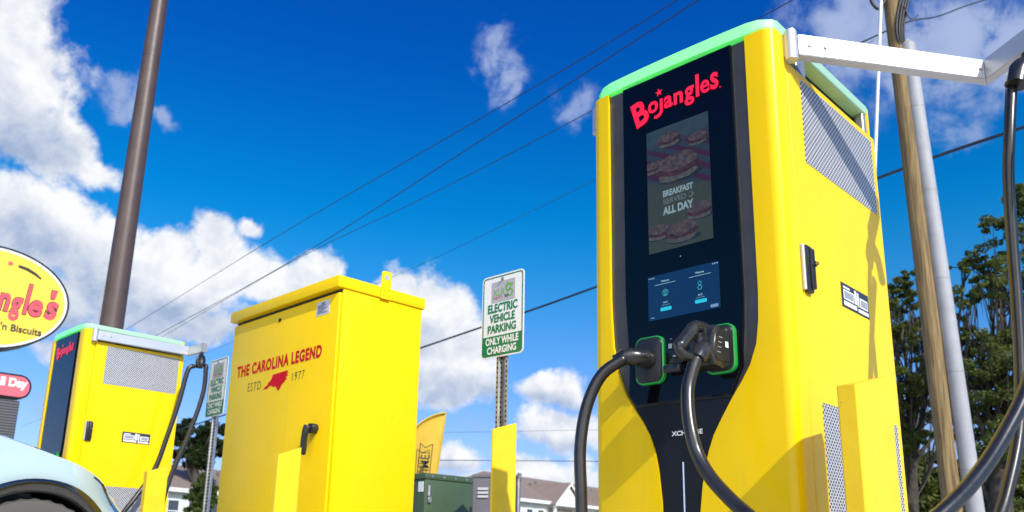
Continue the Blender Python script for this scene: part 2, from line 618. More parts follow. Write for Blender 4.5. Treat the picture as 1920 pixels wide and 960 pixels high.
def make_charger(name, loc, label, cat, group, lit=True):
    root = tag(empty(name, loc, -YAW), label, cat, group)
    # --- yellow shell: sides, back, rounded front columns that sweep in round the black front
    r = 0.034
    zs = [0.06, 0.3, 0.5, 0.574, 0.6, 0.62, 0.64, 0.66, 0.68, 0.695, 0.72, 0.735, 0.755, 0.775, 0.79, 0.805, 0.818, 0.832, 0.85, 0.872, 0.89, 0.913,
          0.935, 0.955, 0.975, 0.992, 1.01, 1.04, 1.074, 1.11, 1.155, 1.227, 1.5, 1.855, ZT]
    bm = BM()

    def corner(cx, cy, a0, a1, n=6):
        return [(cx + r * cos(R(a0 + (a1 - a0) * k / n)), cy + r * sin(R(a0 + (a1 - a0) * k / n))) for k in range(n + 1)]
    rows = []
    for z in zs:
        xr = interp(HR, z)
        xl = interp(HL, z)
        right = [(xr, 0.03), (xr, 0.0)] + corner(-r, r, -90, 0) + [(0.0, 0.077)]
        left = [(-CW, 0.077)] + corner(-CW + r, r, 180, 270) + [(xl, 0.0), (xl, 0.03)]
        rows.append((right, left, z))
    for side in (0, 1):
        rings = [[bm.verts.new((x, y, z)) for x, y in row[side]] for row in [(a, b, zz) for a, b, zz in rows] for z in [row[2]]]
        for i in range(len(rings) - 1):
            for k in range(len(rings[0]) - 1):
                bm.faces.new((rings[i][k], rings[i][k + 1], rings[i + 1][k + 1], rings[i + 1][k]))
        bm.faces.new(rings[-1])
    # body behind the columns
    box(bm, (-CW + 0.004, 0.0771, 0.06), (-0.004, CD - 0.004, 1.852), 0.004, 1)
    box(bm, (-CW + 0.02, 0.035, 0.06), (-0.02, 0.0765, 1.852))
    bmobj('body', bm, yellow, root, auto=35)
    # side panels / doors standing a hair proud, with the shut line between them and the columns
    for sx in (1, -1):
        x0, x1 = ((-0.004, 0.0) if sx > 0 else (-CW, -CW + 0.004))
        bm = BM()
        box(bm, (x0, 0.081, 0.075), (x1, CD, 1.851), 0.002, 1)
        dr = bmobj('side_door', bm, yellow, root, auto=35)
        # grilles
        gx = 0.0015 if sx > 0 else -CW - 0.0015
        for (b0, b1, z0, z1) in ((0.163, 0.690, 1.562, 1.829), (0.157, 0.690, 0.16, 0.860)):
            bm = BM()
            box(bm, (min(gx, gx - 0.003 * sx), b0, z0), (max(gx, gx - 0.003 * sx), b1, z1))
            bmobj('grille', bm, grille_s, dr)
        if sx > 0:
            bm = BM()
            box(bm, (0.0, 0.083, 1.158), (0.011, 0.092, 1.290), 0.002, 1)
            bmobj('latch_plate', bm, silver, dr)
            bm = BM()
            box(bm, (0.0, 0.094, 1.155), (0.014, 0.130, 1.290), 0.004, 2)
            box(bm, (0.010, 0.110, 1.165), (0.022, 0.132, 1.282), 0.005, 2)
            tube(bm, [(0.02, 0.121, 1.236), (0.027, 0.121, 1.236)], 0.008, 10)
            lt = bmobj('latch', bm, dark_plastic, root, auto=35)
            bm = BM()
            tube(bm, [(0.0275, 0.121, 1.236), (0.033, 0.121, 1.236)], 0.005, 10)
            bmobj('key_cylinder', bm, mat('brass', (0.6, 0.42, 0.12), 0.3, metal=1), lt, auto=35)
            # printed data sticker
            bm = BM()
            box(bm, (0.0, 0.342, 1.171), (0.0012, 0.541, 1.246))
            st = bmobj('sticker', bm, mat('sticker_dark', (0.03, 0.035, 0.05), 0.4), root)
            bm = BM()
            for (y0, y1, z0, z1) in ((0.352, 0.428, 1.196, 1.226), (0.352, 0.445, 1.177, 1.191), (0.432, 0.448, 1.196, 1.239), (0.452, 0.464, 1.192, 1.236),
                                     (0.470, 0.53, 1.193, 1.224), (0.455, 0.532, 1.176, 1.187), (0.352, 0.40, 1.230, 1.236)):
                quadf(bm, (0.0012, 0, 0), Y3, Z3, y0, y1, z0, z1)
            bmobj('sticker_print', bm, white_vinyl, st)
            bm = BM()
            for (y0, y1, z0, z1) in ((0.358, 0.422, 1.201, 1.221), (0.477, 0.524, 1.198, 1.219)):
                quadf(bm, (0.0012, 0, 0), Y3, Z3, y0, y1, z0, z1, 0.0025)
            bmobj('sticker_boxes', bm, grey_print, st)
    # dark gap below the lamp cap
    bm = BM()
    box(bm, (-CW + 0.05, 0.06, 1.8525), (-0.05, CD - 0.03, 1.936))
    bmobj('vent_gap', bm, core_dark, root)
    bm = BM()
    box(bm, (-0.046, 0.16, 1.856), (-0.006, 0.22, 1.93), 0.003, 1)
    bmobj('bracket', bm, steel, root, auto=35)
    bm = BM()
    box(bm, (-0.040, CD - 0.05, 1.856), (-0.012, CD - 0.02, 1.936), 0.003, 1)
    bmobj('bracket', bm, steel, root, auto=35)
    # back upright in yellow at the rear end of the cap
    bm = BM()
    box(bm, (-CW + 0.02, CD - 0.022, 1.8525), (-0.008, CD - 0.002, 1.966), 0.006, 2)
    bmobj('rear_lip', bm, yellow, root, auto=35)
    # lamp cap: bowed front edge, rounded front corners
    out = []
    n = 18
    for k in range(n + 1):
        t = k / n
        x = -CW + 0.012 + (CW - 0.020) * t
        e = min(t, 1 - t) * (CW - 0.02)
        y = -0.010 * (1 - (2 * t - 1) ** 2) + 0.004
        if e < 0.02:
            y += (0.02 - e) ** 2 / 0.02 * 1.2
        out.append((x, y))
    out += [(-0.006, 0.05), (-0.006, CD - 0.023), (-CW + 0.01, CD - 0.023), (-CW + 0.01, 0.05)]
    bm = BM()
    prism(bm, out, 'z', 1.9345, 1.971, 0.009, 3)
    bmobj('light_cap', bm, cap_mat, root, auto=50)
    # --- black front
    bm = BM()
    pts = [(x + 0.0, z) for x, z in HL] + [(x, z) for x, z in reversed(HR)]
    prism(bm, [(x + (0.0005 if i < len(HL) else -0.0005), z) for i, (x, z) in enumerate(pts)], 'y', 0.010, 0.03)
    bmobj('front_trim', bm, panel_grey, root)
    gl = [(max(x, -0.583) + 0.056 * min(1, max(0, (z - 0.90) / 0.12)) + 0.004, min(z, 1.924)) for x, z in HL if z > 0.873] + [(-0.495, 0.881)]
    gr = [(x - 0.042 * min(1, max(0, (z - 0.90) / 0.12)) - 0.004, min(z, 1.924)) for x, z in HR if z > 0.871]
    gr[-1] = (-0.182, 0.881)
    bm = BM()
    prism(bm, gl + list(reversed(gr)), 'y', -0.002, 0.012, 0.002, 1)
    glass = bmobj('glass_panel', bm, black_glass, root, auto=35)
    lw = [(-0.497, 0.876)] + [(x + 0.003, z) for x, z in HL if z < 0.873] + [(x - 0.003, z) for x, z in reversed(HR) if z < 0.871] + [(-0.180, 0.876)]
    bm = BM()
    prism(bm, lw, 'y', 0.002, 0.012, 0.002, 1)
    low = bmobj('lower_panel', bm, mat('charcoal_panel', (0.009, 0.010, 0.012), 0.34, spec=0.3, var=0.12, vscale=8), root, auto=35)
    bm = BM()
    text_bm(bm, 'XCHARGE', (-0.374, 0.002, 0.782), X3, Z3, 0.100, 0.0135, 0.03)
    bmobj('lettering', bm, white_vinyl, low)
    bm = BM()
    box(bm, (-0.3415, 0.0005, 0.30), (-0.338, 0.0045, 0.708))
    bmobj('light_line', bm, mat('line_light', (0.5, 0.6, 0.8), 0.4, emit=(0.4, 0.55, 1), estr=0.12), low)
    # brand lettering: one mark in red
    bm = BM()
    o = (0, -0.002, 0)

    def ch(c, x0, x1, z0, z1, off, rot=0.0, sh=0.0):
        xd = (cos(R(rot)), 0, sin(R(rot)))
        yd = (-sin(R(rot)), 0, cos(R(rot)))
        text_bm(bm, c, (x0, -0.002, z0), xd, yd, x1 - x0, z1 - z0, off, 0.004, sh)
    ch('B', -0.466, -0.412, 1.763, 1.853, 0.035, 16)
    ch('o', -0.423, -0.385, 1.797, 1.838, 0.03)
    ch('\u0131', -0.379, -0.368, 1.792, 1.836, 0.06)
    polyf(bm, o, X3, Z3, [(-0.379, 1.795), (-0.383, 1.789), (-0.392, 1.785), (-0.399, 1.786), (-0.402, 1.777), (-0.390, 1.773), (-0.377, 1.778), (-0.369, 1.787), (-0.368, 1.795)], 0.004)
    polyf(bm, o, X3, Z3, star(-0.381, 1.860, 0.0145, 96), 0.004)
    ch('a', -0.364, -0.332, 1.795, 1.837, 0.03)
    ch('n', -0.328, -0.295, 1.795, 1.836, 0.035)
    ch('g', -0.290, -0.256, 1.776, 1.839, 0.03)
    ch('l', -0.250, -0.238, 1.793, 1.868, 0.05)
    ch('e', -0.234, -0.203, 1.796, 1.839, 0.022)
    ch('s', -0.200, -0.173, 1.796, 1.852, 0.025)
    polyf(bm, o, X3, Z3, [(-0.168 + 0.0025 * cos(k), 1.796 + 0.0025 * sin(k)) for k in (0, 1, 2, 3, 4, 5)], 0.004)
    bmobj('logo', bm, red_text, root)
    # advertising display
    if lit:
        make_display(root)
        make_touch(root)
    bm = BM()
    polyf(bm, o, X3, Z3, [(-0.3235 + 0.0016 * cos(k), 1.306 + 0.0016 * sin(k)) for k in (0, 1, 2, 3, 4, 5)])
    bmobj('sensor', bm, white_vinyl, glass)
    # connector holsters
    for (x0, x1, z0, z1) in ((-0.482, -0.384, 0.937, 1.078), (-0.250, -0.156, 0.939, 1.076)):
        bm = BM()
        a = rrect(x0, x1, z0, z1, 0.024)
        b2 = rrect(x0 + 0.0036, x1 - 0.0036, z0 + 0.0036, z1 - 0.0036, 0.0212)
        va = [[bm.verts.new((x, y, z)) for x, z in pp] for pp, y in ((a, -0.002), (a, -0.014), (b2, -0.016), (b2, -0.002))]
        for i in range(3):
            for k in range(len(a)):
                bm.faces.new((va[i][k], va[i][(k + 1) % len(a)], va[i + 1][(k + 1) % len(a)], va[i + 1][k]))
        rg = bmobj('holster', bm, ring_mat, root, auto=40)
        bm = BM()
        prism(bm, rrect(x0 + 0.0042, x1 - 0.0042, z0 + 0.0042, z1 - 0.0042, 0.0205), 'y', -0.019, -0.002, 0.004, 2)
        bmobj('holster_pad', bm, dark_plastic, rg, auto=40)
    # card reader
    bm = BM()
    box(bm, (-0.379, -0.014, 0.985), (-0.318, -0.002, 1.074), 0.004, 2)
    cr = bmobj('card_reader', bm, mat('reader_gloss', (0.006, 0.006, 0.007), 0.12), root, auto=40)
    bm = BM()
    box(bm, (-0.378, -0.034, 0.958), (-0.318, -0.002, 0.983), 0.008, 3)
    bmobj('card_slot', bm, conn_plastic, cr, auto=40)
    bm = BM()
    for x, z, a, b2 in ((-0.366, 1.032, 0.012, 0.014), (-0.352, 1.006, 0.010, 0.004), (-0.36, 1.058, 0.006, 0.002), (-0.345, 1.05, 0.004, 0.002)):
        quadf(bm, (0, -0.014, 0), X3, Z3, x, x + a, z, z + b2)
    bmobj('reader_marks', bm, grey_print, cr)
    # connectors
    for cx, z0, hand in ((-0.203, 1.0, True), (-0.433, 1.005, False)):
        bm = BM()
        if hand:
            # plug body: deep block with a sloped back, a raised collar plate and a bevelled spine
            pr = [(-0.020, 0.955), (-0.060, 0.938), (-0.104, 0.944), (-0.126, 0.978), (-0.112, 1.034), (-0.088, 1.056), (-0.020, 1.058)]
            prism(bm, pr, 'x', cx - 0.037, cx + 0.037, 0.007, 2)
            cn = bmobj('connector', bm, conn_plastic, root, auto=40)
            bm = BM()
            prism(bm, [(-0.030, 0.960), (-0.096, 0.956), (-0.114, 0.980), (-0.102, 1.028), (-0.080, 1.044), (-0.030, 1.046)], 'x', cx + 0.0345, cx + 0.0405, 0.002, 1)
            bmobj('cover_plate', bm, dark_plastic, cn, auto=40)
            for k in range(4):
                bm = BM()
                box(bm, (cx + 0.0405, -0.098 + 0.004 * k, 0.978 + k * 0.014), (cx + 0.0415, -0.080 + 0.004 * k, 0.980 + k * 0.014))
                bmobj('marking', bm, grey_print, cn)
            bm = BM()
            box(bm, (cx - 0.022, -0.134, 0.985), (cx + 0.012, -0.104, 1.030), 0.006, 2)
            bmobj('spine', bm, conn_plastic, cn, auto=40)
            bm = BM()
            hp = crom([(cx - 0.002, -0.060, 1.046), (cx - 0.003, -0.100, 1.052), (cx - 0.004, -0.130, 1.047), (cx - 0.005, -0.144, 1.036), (cx - 0.007, -0.170, 1.011), (cx - 0.009, -0.197, 0.984), (cx - 0.008, -0.200, 0.970), (cx - 0.002, -0.184, 0.957), (cx + 0.004, -0.155, 0.957), (cx + 0.006, -0.135, 0.960)], 4)
            tube(bm, hp, [0.016 if i < 10 else (0.018 if i < 22 else 0.013) for i in range(len(hp))], 8)
            bmobj('handle', bm, conn_plastic, cn, auto=50)
            bm = BM()
            tube(bm, [(cx + 0.004, -0.100, 0.992), (cx + 0.008, -0.135, 0.968), (cx + 0.009, -0.152, 0.950)], [0.030, 0.030, 0.024], 10)
            bmobj('collar', bm, conn_plastic, cn, auto=40)
            bm = BM()
            quadf(bm, (cx + 0.0405, 0, 0), Y3, Z3, -0.056, -0.040, 0.998, 1.014)
            bmobj('rating_label', bm, white_vinyl, cn)
        else:
            hp = crom([(cx, -0.018, 1.008), (cx - 0.008, -0.060, 1.010), (cx - 0.030, -0.085, 1.010), (cx - 0.056, -0.105, 0.994)], 5)
            tube(bm, hp, [0.027] * 4 + [0.025] * (len(hp) - 8) + [0.021] * 4, 14)
            cn = bmobj('connector', bm, conn_plastic, root, smooth=True)
    return root


def multi(name, layers, parent):
    """one mesh, a material slot for each printed layer"""
    big = BM()
    for i, (b_, _) in enumerate(layers):
        tmp = bpy.data.meshes.new('layer')
        b_.to_mesh(tmp)
        b_.free()
        n0 = len(big.faces)
        big.from_mesh(tmp)
        bpy.data.meshes.remove(tmp)
        big.faces.ensure_lookup_table()
        for f in big.faces[n0:]:
            f.material_index = i
    me = bpy.data.meshes.new(name)
    big.to_mesh(me)
    big.free()
    return link(name, me, [m for _, m in layers], parent)


def make_display(root):
    layers = []
    x0, x1, z0, z1 = -0.4334, -0.2132, 1.3356, 1.7365

    def scr(g, b, oc):
        s = g.n('ShaderNodeSeparateXYZ')
        g.put(s.inputs[0], oc)
        x, z = s.outputs[0], s.outputs[2]
        # table-cloth of soft stripes above, olive board below
        w = g.n('ShaderNodeTexWave', wave_type='BANDS')
        mp = g.n('ShaderNodeMapping')
        mp.inputs['Rotation'].default_value = (0, R(62), 0)
        g.put(mp.inputs[0], oc)
        g.put(w.inputs['Vector'], mp.outputs[0])
        w.inputs['Scale'].default_value = 9
        w.inputs['Distortion'].default_value = 1.5
        st = g.smooth(w.outputs[1], 0.35, 0.75)
        cloth = g.mix(st, (0.030, 0.045, 0.060, 1), (0.055, 0.012, 0.034, 1))
        far = g.mix(g.noise(oc, 22, 3), (0.016, 0.034, 0.05, 1), (0.055, 0.095, 0.11, 1))
        cloth = g.mix(g.smooth(z, 1.66, 1.70), cloth, far)
        board = g.mix(g.noise(oc, 30, 4), (0.040, 0.050, 0.032, 1), (0.062, 0.074, 0.046, 1))
        c = g.mix(g.smooth(g.m('ADD', z, g.m('MULTIPLY', x, 0.25)), 1.468, 1.448), cloth, board)
        b.inputs['Base Color'].default_value = (0.004, 0.005, 0.008, 1)
        g.t.links.new(c, b.inputs['Emission Color'])
        b.inputs['Emission Strength'].default_value = 0.38
    m = mat('display_picture', (0.004, 0.005, 0.008), 0.06, build=scr)
    bm = BM()
    quadf(bm, (0, -0.002, 0), X3, Z3, x0, x1, z0, z1, 0.0012)
    layers.append((bm, m))

    def glow(name, c1, c2, sc):
        def f(g, b, oc):
            g.t.links.new(g.mix(g.smooth(g.noise(oc, sc, 5, 0.7), 0.35, 0.65), (*c1, 1), (*c2, 1)), b.inputs['Emission Color'])
            b.inputs['Emission Strength'].default_value = 0.55
        return mat(name, (0.004, 0.004, 0.006), 0.08, build=f)
    bun = glow('picture_bun', (0.035, 0.026, 0.026), (0.085, 0.064, 0.058), 90)
    fill = glow('picture_filling', (0.016, 0.008, 0.010), (0.07, 0.026, 0.024), 110)
    base = glow('picture_base', (0.045, 0.045, 0.042), (0.085, 0.082, 0.07), 80)
    dark = glow('picture_shadow', (0.008, 0.010, 0.014), (0.018, 0.022, 0.028), 60)

    def blob(bm_, cx, cz, a, b_, t, seed, n=28):
        rnd = random.Random(seed)
        k1, k2 = rnd.random() * 6, rnd.random() * 6
        polyf(bm_, (0, -0.002, 0), X3, Z3, [(min(max(cx + a * cos(th) * (1 + 0.05 * sin(5 * th + k1)), x0 + 0.001), x1 - 0.001),
                                             cz + b_ * sin(th) * (1 + 0.07 * sin(4 * th + k2))) for th in [2 * pi * i / n for i in range(n)]], t)
    parts = {'biscuit_shade': (dark, BM()), 'biscuit_base': (base, BM()), 'biscuit_filling': (fill, BM()), 'biscuit_top': (bun, BM())}
    k = 0
    for (cx, cz, w) in ((-0.325, 1.592, 0.074), (-0.398, 1.398, 0.040), (-0.318, 1.382, 0.054), (-0.255, 1.432, 0.042), (-0.352, 1.69, 0.040), (-0.252, 1.66, 0.034), (-0.412, 1.612, 0.034)):
        k += 1
        sh_, ba, fi, to = [parts[x][1] for x in ('biscuit_shade', 'biscuit_base', 'biscuit_filling', 'biscuit_top')]
        ww = min(w, x1 - cx - 0.002)
        blob(sh_, cx + w * 0.15, cz - w * 0.42, w * 1.05, w * 0.24, 0.0016, k)
        blob(ba, cx, cz - w * 0.34, w * 0.92, w * 0.26, 0.0020, k + 20)
        blob(fi, cx + 0.002, cz - w * 0.06, w * 1.04, w * 0.30, 0.0024, k + 40)
        blob(to, cx, cz + w * 0.24, w * 0.94, w * 0.38, 0.0028, k + 60)
    for nm, (mm, b_) in parts.items():
        layers.append((b_, mm))
    bm = BM()
    text_bm(bm, 'BREAKFAST', (-0.3765, -0.002, 1.505), X3, Z3, 0.104, 0.021, 0.04, 0.0034)
    text_bm(bm, 'ALL DAY', (-0.3785, -0.002, 1.447), X3, Z3, 0.106, 0.026, 0.05, 0.0034)
    layers.append((bm, mat('picture_letters', (0.01, 0.01, 0.01), 0.1, emit=(0.14, 0.21, 0.24), estr=0.8)))
    bm = BM()
    text_bm(bm, 'SERVED', (-0.3765, -0.002, 1.481), X3, Z3, 0.080, 0.017, 0.02, 0.0034)
    ringf(bm, (0, -0.002, 0), X3, Z3, [(-0.281 + 0.009 * cos(t), 1.489 + 0.009 * sin(t)) for t in [2 * pi * i / 16 for i in range(16)]],
          [(-0.283 + 0.0065 * cos(t), 1.490 + 0.0065 * sin(t)) for t in [2 * pi * i / 16 for i in range(16)]], 0.0034)
    layers.append((bm, mat('picture_letters_dim', (0.01, 0.01, 0.01), 0.1, emit=(0.055, 0.075, 0.075), estr=1)))
    return multi('display', layers, root)


def make_touch(root):
    layers = []
    x0, x1, z0, z1 = -0.4399, -0.1994, 1.1277, 1.2646
    bm = BM()
    quadf(bm, (0, -0.002, 0), X3, Z3, x0, x1, z0, z1, 0.0012)
    layers.append((bm, mat('touch_blue', (0.004, 0.006, 0.01), 0.06, emit=(0.0012, 0.013, 0.046), estr=1)))
    o = (0, -0.002, 0)
    bm = BM()
    for x, z in ((-0.397, 1.151), (-0.280, 1.152)):
        polyf(bm, o, X3, Z3, rrect(x, x + 0.038, z, z + 0.011, 0.003), 0.002)
    layers.append((bm, mat('touch_cyan', (0.01, 0.01, 0.01), 0.1, emit=(0.012, 0.30, 0.42), estr=1)))
    bm = BM()
    polyf(bm, o, X3, Z3, rrect(x1 - 0.031, x1 - 0.007, z0 + 0.004, z0 + 0.013, 0.002), 0.002)
    layers.append((bm, mat('touch_grey', (0.01, 0.01, 0.01), 0.1, emit=(0.10, 0.16, 0.25), estr=1)))
    bm = BM()
    for cx in (-0.379, -0.262):
        text_bm(bm, 'Welcome', (cx - 0.014, -0.002, 1.240 if cx < -0.3 else 1.2405), X3, Z3, 0.028, 0.006, 0.02, 0.002)
        quadf(bm, o, X3, Z3, cx - 0.036, cx + 0.036, 1.2335, 1.2347, 0.002)
        text_bm(bm, 'DC1' if cx < -0.3 else 'DC2', (cx - 0.007, -0.002, 1.174), X3, Z3, 0.014, 0.005, 0.02, 0.002)
        quadf(bm, o, X3, Z3, cx - 0.014, cx + 0.014, 1.1685, 1.1692, 0.002)
    text_bm(bm, 'Available', (x0 + 0.003, -0.002, 1.256), X3, Z3, 0.022, 0.004, 0.0, 0.002)
    text_bm(bm, 'Help', (x0 + 0.009, -0.002, 1.133), X3, Z3, 0.012, 0.005, 0.0, 0.002)
    for k in range(3):
        polyf(bm, o, X3, Z3, [(x1 - 0.019 + k * 0.007 + 0.002 * cos(t), 1.259 + 0.002 * sin(t)) for t in [pi * i / 3 for i in range(6)]], 0.002)
    layers.append((bm, mat('touch_text', (0.01, 0.01, 0.01), 0.1, emit=(0.20, 0.32, 0.42), estr=1)))
    bm = BM()

    def circ(cx, cz, r, n=16):
        return [(cx + r * cos(2 * pi * i / n), cz + r * sin(2 * pi * i / n)) for i in range(n)]
    ringf(bm, o, X3, Z3, circ(-0.379, 1.206, 0.0105), circ(-0.379, 1.206, 0.0088), 0.002)
    for dx, dz, r in ((-0.0035, 0.003, 0.003), (0.0035, 0.003, 0.003), (0, -0.005, 0.004)):
        ringf(bm, o, X3, Z3, circ(-0.379 + dx, 1.206 + dz, r, 10), circ(-0.379 + dx, 1.206 + dz, r * 0.5, 10), 0.002)
    ringf(bm, o, X3, Z3, circ(-0.263, 1.2115, 0.0062), circ(-0.263, 1.2115, 0.0046), 0.002)
    ringf(bm, o, X3, Z3, circ(-0.263, 1.1985, 0.0072), circ(-0.263, 1.1985, 0.0052), 0.002)
    layers.append((bm, mat('touch_symbol', (0.01, 0.01, 0.01), 0.1, emit=(0.03, 0.22, 0.27), estr=1)))
    return multi('touch_screen', layers, root)


ZA = 1.857   # underside of the cable arms


def make_arm(root, hinge, a, b, hinge_face=0.0):
    """two-piece swing arm: hinge knuckle, long bar, folded short bar"""
    h, a, b = Vector((*hinge, 0)), Vector((*a, 0)), Vector((*b, 0))

    def bar(p, q, mit0, mit1):
        d = (q - p).normalized()
        nrm = Vector((-d.y, d.x, 0))
        w = 0.017
        c = []
        for pt, mit, sg in ((p, mit0, -1), (q, mit1, 1)):
            c.append((pt + nrm * w + d * mit * w, pt - nrm * w - d * mit * w))
        lo, hi = ZA, ZA + 0.066
        bm_ = BM()
        v = [bm_.verts.new((x.x, x.y, z)) for pr in c for x in pr for z in (lo, hi)]
        for f in ((0, 1, 3, 2), (4, 6, 7, 5), (0, 4, 5, 1), (2, 3, 7, 6), (0, 2, 6, 4), (1, 5, 7, 3)):
            bm_.faces.new([v[i] for i in f])
        bmesh.ops.bevel(bm_, geom=list(bm_.edges), offset=0.0022, segments=2, affect='EDGES')
        return bm_
    d1, d2 = (a - h).normalized(), (b - a).normalized()
    ang = d1.angle(d2)
    sgn = 1 if d1.cross(d2).z > 0 else -1
    mit = math.tan(min(ang, R(150)) / 2) * sgn
    bm_ = BM()
    tube(bm_, [h + Vector((0, 0, ZA - 0.012)), h + Vector((0, 0, ZA + 0.078))], 0.019, 20)
    tube(bm_, [h + Vector((0, 0, ZA + 0.0785)), h + Vector((0, 0, ZA + 0.083))], 0.0165, 20)
    box(bm_, (min(h.x, hinge_face) - 0.004, h.y - 0.012, ZA + 0.0), (max(h.x, hinge_face) + 0.0, h.y + 0.012, ZA + 0.07), 0.002, 1)
    arm = bmobj('cable_arm', bm_, silver, root, auto=40)
    bmobj('long_bar', bar(h + d1 * 0.016, a - d1 * 0.001, 0, -mit * 0.98), silver, arm, auto=30)
    bmobj('short_bar', bar(a + d2 * 0.001, b, mit * 0.98, 0), silver, arm, auto=30)
    q = Vector((d1.y, -d1.x, 0))
    for p in (h + d1 * 0.05, h + d1 * 0.10, a - d1 * 0.03):
        p = p + q * 0.0165 + Vector((0, 0, ZA + 0.033))
        bmobj('screw', tube(BM(), [p, p + q * 0.005], 0.0055, 8), steel, arm, auto=40)
    bm_ = BM()
    nn_ = Vector((-d2.y, d2.x, 0))
    v = [b + nn_ * sx + d2 * sy + Vector((0, 0, z)) for sx in (-0.0185, 0.0185) for sy in (-0.004, 0.005) for z in (ZA - 0.0015, ZA + 0.0675)]
    vv = [bm_.verts.new(p) for p in v]
    for f in ((0, 1, 3, 2), (4, 6, 7, 5), (0, 4, 5, 1), (2, 3, 7, 6), (0, 2, 6, 4), (1, 5, 7, 3)):
        bm_.faces.new([vv[i] for i in f])
    bmobj('end_cap', bm_, mat('cap_grey', (0.25, 0.25, 0.26), 0.5), arm)
    return arm, d2


def to_local(root_loc, p):
    q = Vector(p) - Vector(root_loc)
    return Vector((q.dot(U), q.dot(S), q.z))


def cable(root, pts, r, n=8):
    bm_ = BM()
    tube(bm_, crom(pts, n), r, 14)
    return bmobj('cable', bm_, rubber, root, smooth=True)


def clip(root, p, d):
    """plastic saddle hanging from the arm end with the cable through it"""
    p = Vector(p)
    bm_ = BM()
    side = Vector((-d.y, d.x, 0))
    arc = [p + Vector((0, 0, -0.105)) - side * 0.050, p + Vector((0, 0, -0.055)) - side * 0.030, p + Vector((0, 0, -0.040)), p + Vector((0, 0, -0.055)) + side * 0.030, p + Vector((0, 0, -0.105)) + side * 0.050]
    tube(bm_, crom(arc, 5), 0.029, 14)
    tube(bm_, [p + Vector((0, 0, -0.03)), p + Vector((0, 0, 0.004))], 0.014, 10)
    return bmobj('cable_clip', bm_, conn_plastic, root, auto=40)


N0 = Vector((0.7248, 2.1537, 0))
near = make_charger('charging_station', N0, 'large nearby yellow charging station with lit black front and its silver cable arm swung outwards', 'charger', 'yellow charging stations')
arm, d2 = make_arm(near, (0.018, 0.078), (0.389, 0.598), (0.560, 0.476))
ce = Vector((0.517, 0.507, ZA))
clip(near, ce, d2)
armL, d2l = make_arm(near, (-CW - 0.020, 0.062), (-CW - 0.03, 0.70), (-CW - 0.06, 0.52), -CW)
clip(near, (-CW - 0.065, 0.49, ZA), d2l)
# cable from the left connector, looping down in front
cable(near, [(-0.462, -0.096, 1.004), (-0.515, -0.135, 0.955), (-0.548, -0.162, 0.865), (-0.560, -0.178, 0.745), (-0.555, -0.180, 0.60), (-0.56, -0.17, 0.40), (-0.62, -0.12, 0.19),
             (-0.72, 0.0, 0.12), (-0.80, 0.2, 0.35), (-0.80, 0.38, 0.9), (-CW - 0.075, 0.44, 1.5), (-CW - 0.07, 0.46, 1.73)], 0.0175)
# cable from the right connector: front loop, under the frame, up to the arm
Lp = lambda x, y, Y: to_local(N0, at(x, y, Y))
clipw = N0 + U * ce.x + S * ce.y + Vector((0, 0, ZA - 0.1))
cable(near, [(-0.193, -0.150, 0.955), (-0.199, -0.160, 0.928), (-0.206, -0.175, 0.875), (-0.199, -0.190, 0.815), (-0.186, -0.200, 0.756), (-0.170, -0.200, 0.699), (-0.135, -0.205, 0.643), (-0.081, -0.210, 0.588), (-0.030, -0.216, 0.547), (0.07, -0.235, 0.475),
             Lp(1580, 1075, 1.72), Lp(1690, 1020, 1.74), Lp(1772, 957, 1.78), Lp(1832, 893, 1.83), Lp(1880, 820, 1.88), Lp(1926, 725, 1.93), Lp(1956, 600, 1.98), Lp(1962, 450, 2.03), Lp(1952, 260, 2.09),
             ce + Vector((0.045, -0.03, -0.11))], 0.0175)
cable(near, [ce + Vector((-0.042, -0.030, -0.10)), Lp(1893, 250, 2.16), Lp(1891, 330, 2.17), Lp(1897, 440, 2.18), Lp(1906, 560, 2.18), Lp(1913, 690, 2.17), Lp(1911, 800, 2.15), Lp(1893, 900, 2.12), Lp(1866, 985, 2.10),
             Lp(1800, 1100, 2.1), Lp(1740, 1190, 2.15), (0.06, 0.35, 0.14)], 0.0150)

F0 = Vector((-2.9642, 5.7859, 0))
far = make_charger('charging_station', F0, 'smaller yellow charging station behind the pale blue car, its arm folded along its side', 'charger', 'yellow charging stations', False)
make_arm(far, (0.020, 0.062), (0.045, 0.742), (0.250, 0.752))
Fp = lambda x, y, off: None


def on_u(root, u, x, y):
    d = ray(x, y)
    q = root + U * u
    t = (q - Vector((0, 0, CAMZ))).dot(U) / d.dot(U)
    return to_local(root, Vector((0, 0, CAMZ)) + d * t)


cf = Vector((0.215, 0.752, ZA))
clip(far, cf, Vector((0.3, 1, 0)).normalized())
cable(far, [cf + Vector((-0.03, -0.03, -0.10)), on_u(F0, 0.18, 352, 695), on_u(F0, 0.17, 336, 752), on_u(F0, 0.16, 312, 822), on_u(F0, 0.15, 287, 885), on_u(F0, 0.15, 236, 955), on_u(F0, 0.12, 190, 1005), (0.02, -0.15, 0.35), (-0.12, -0.18, 0.75), (-0.21, -0.15, 0.945)], 0.017)
cable(far, [cf + Vector((0.03, 0.03, -0.10)), on_u(F0, 0.25, 386, 692), on_u(F0, 0.24, 380, 740), on_u(F0, 0.22, 352, 820), on_u(F0, 0.2, 322, 888), on_u(F0, 0.18, 300, 960), (0.03, 0.6, 0.2)], 0.0165)
make_arm(far, (-CW - 0.020, 0.062), (-CW - 0.03, 0.70), (-CW - 0.06, 0.52), -CW)

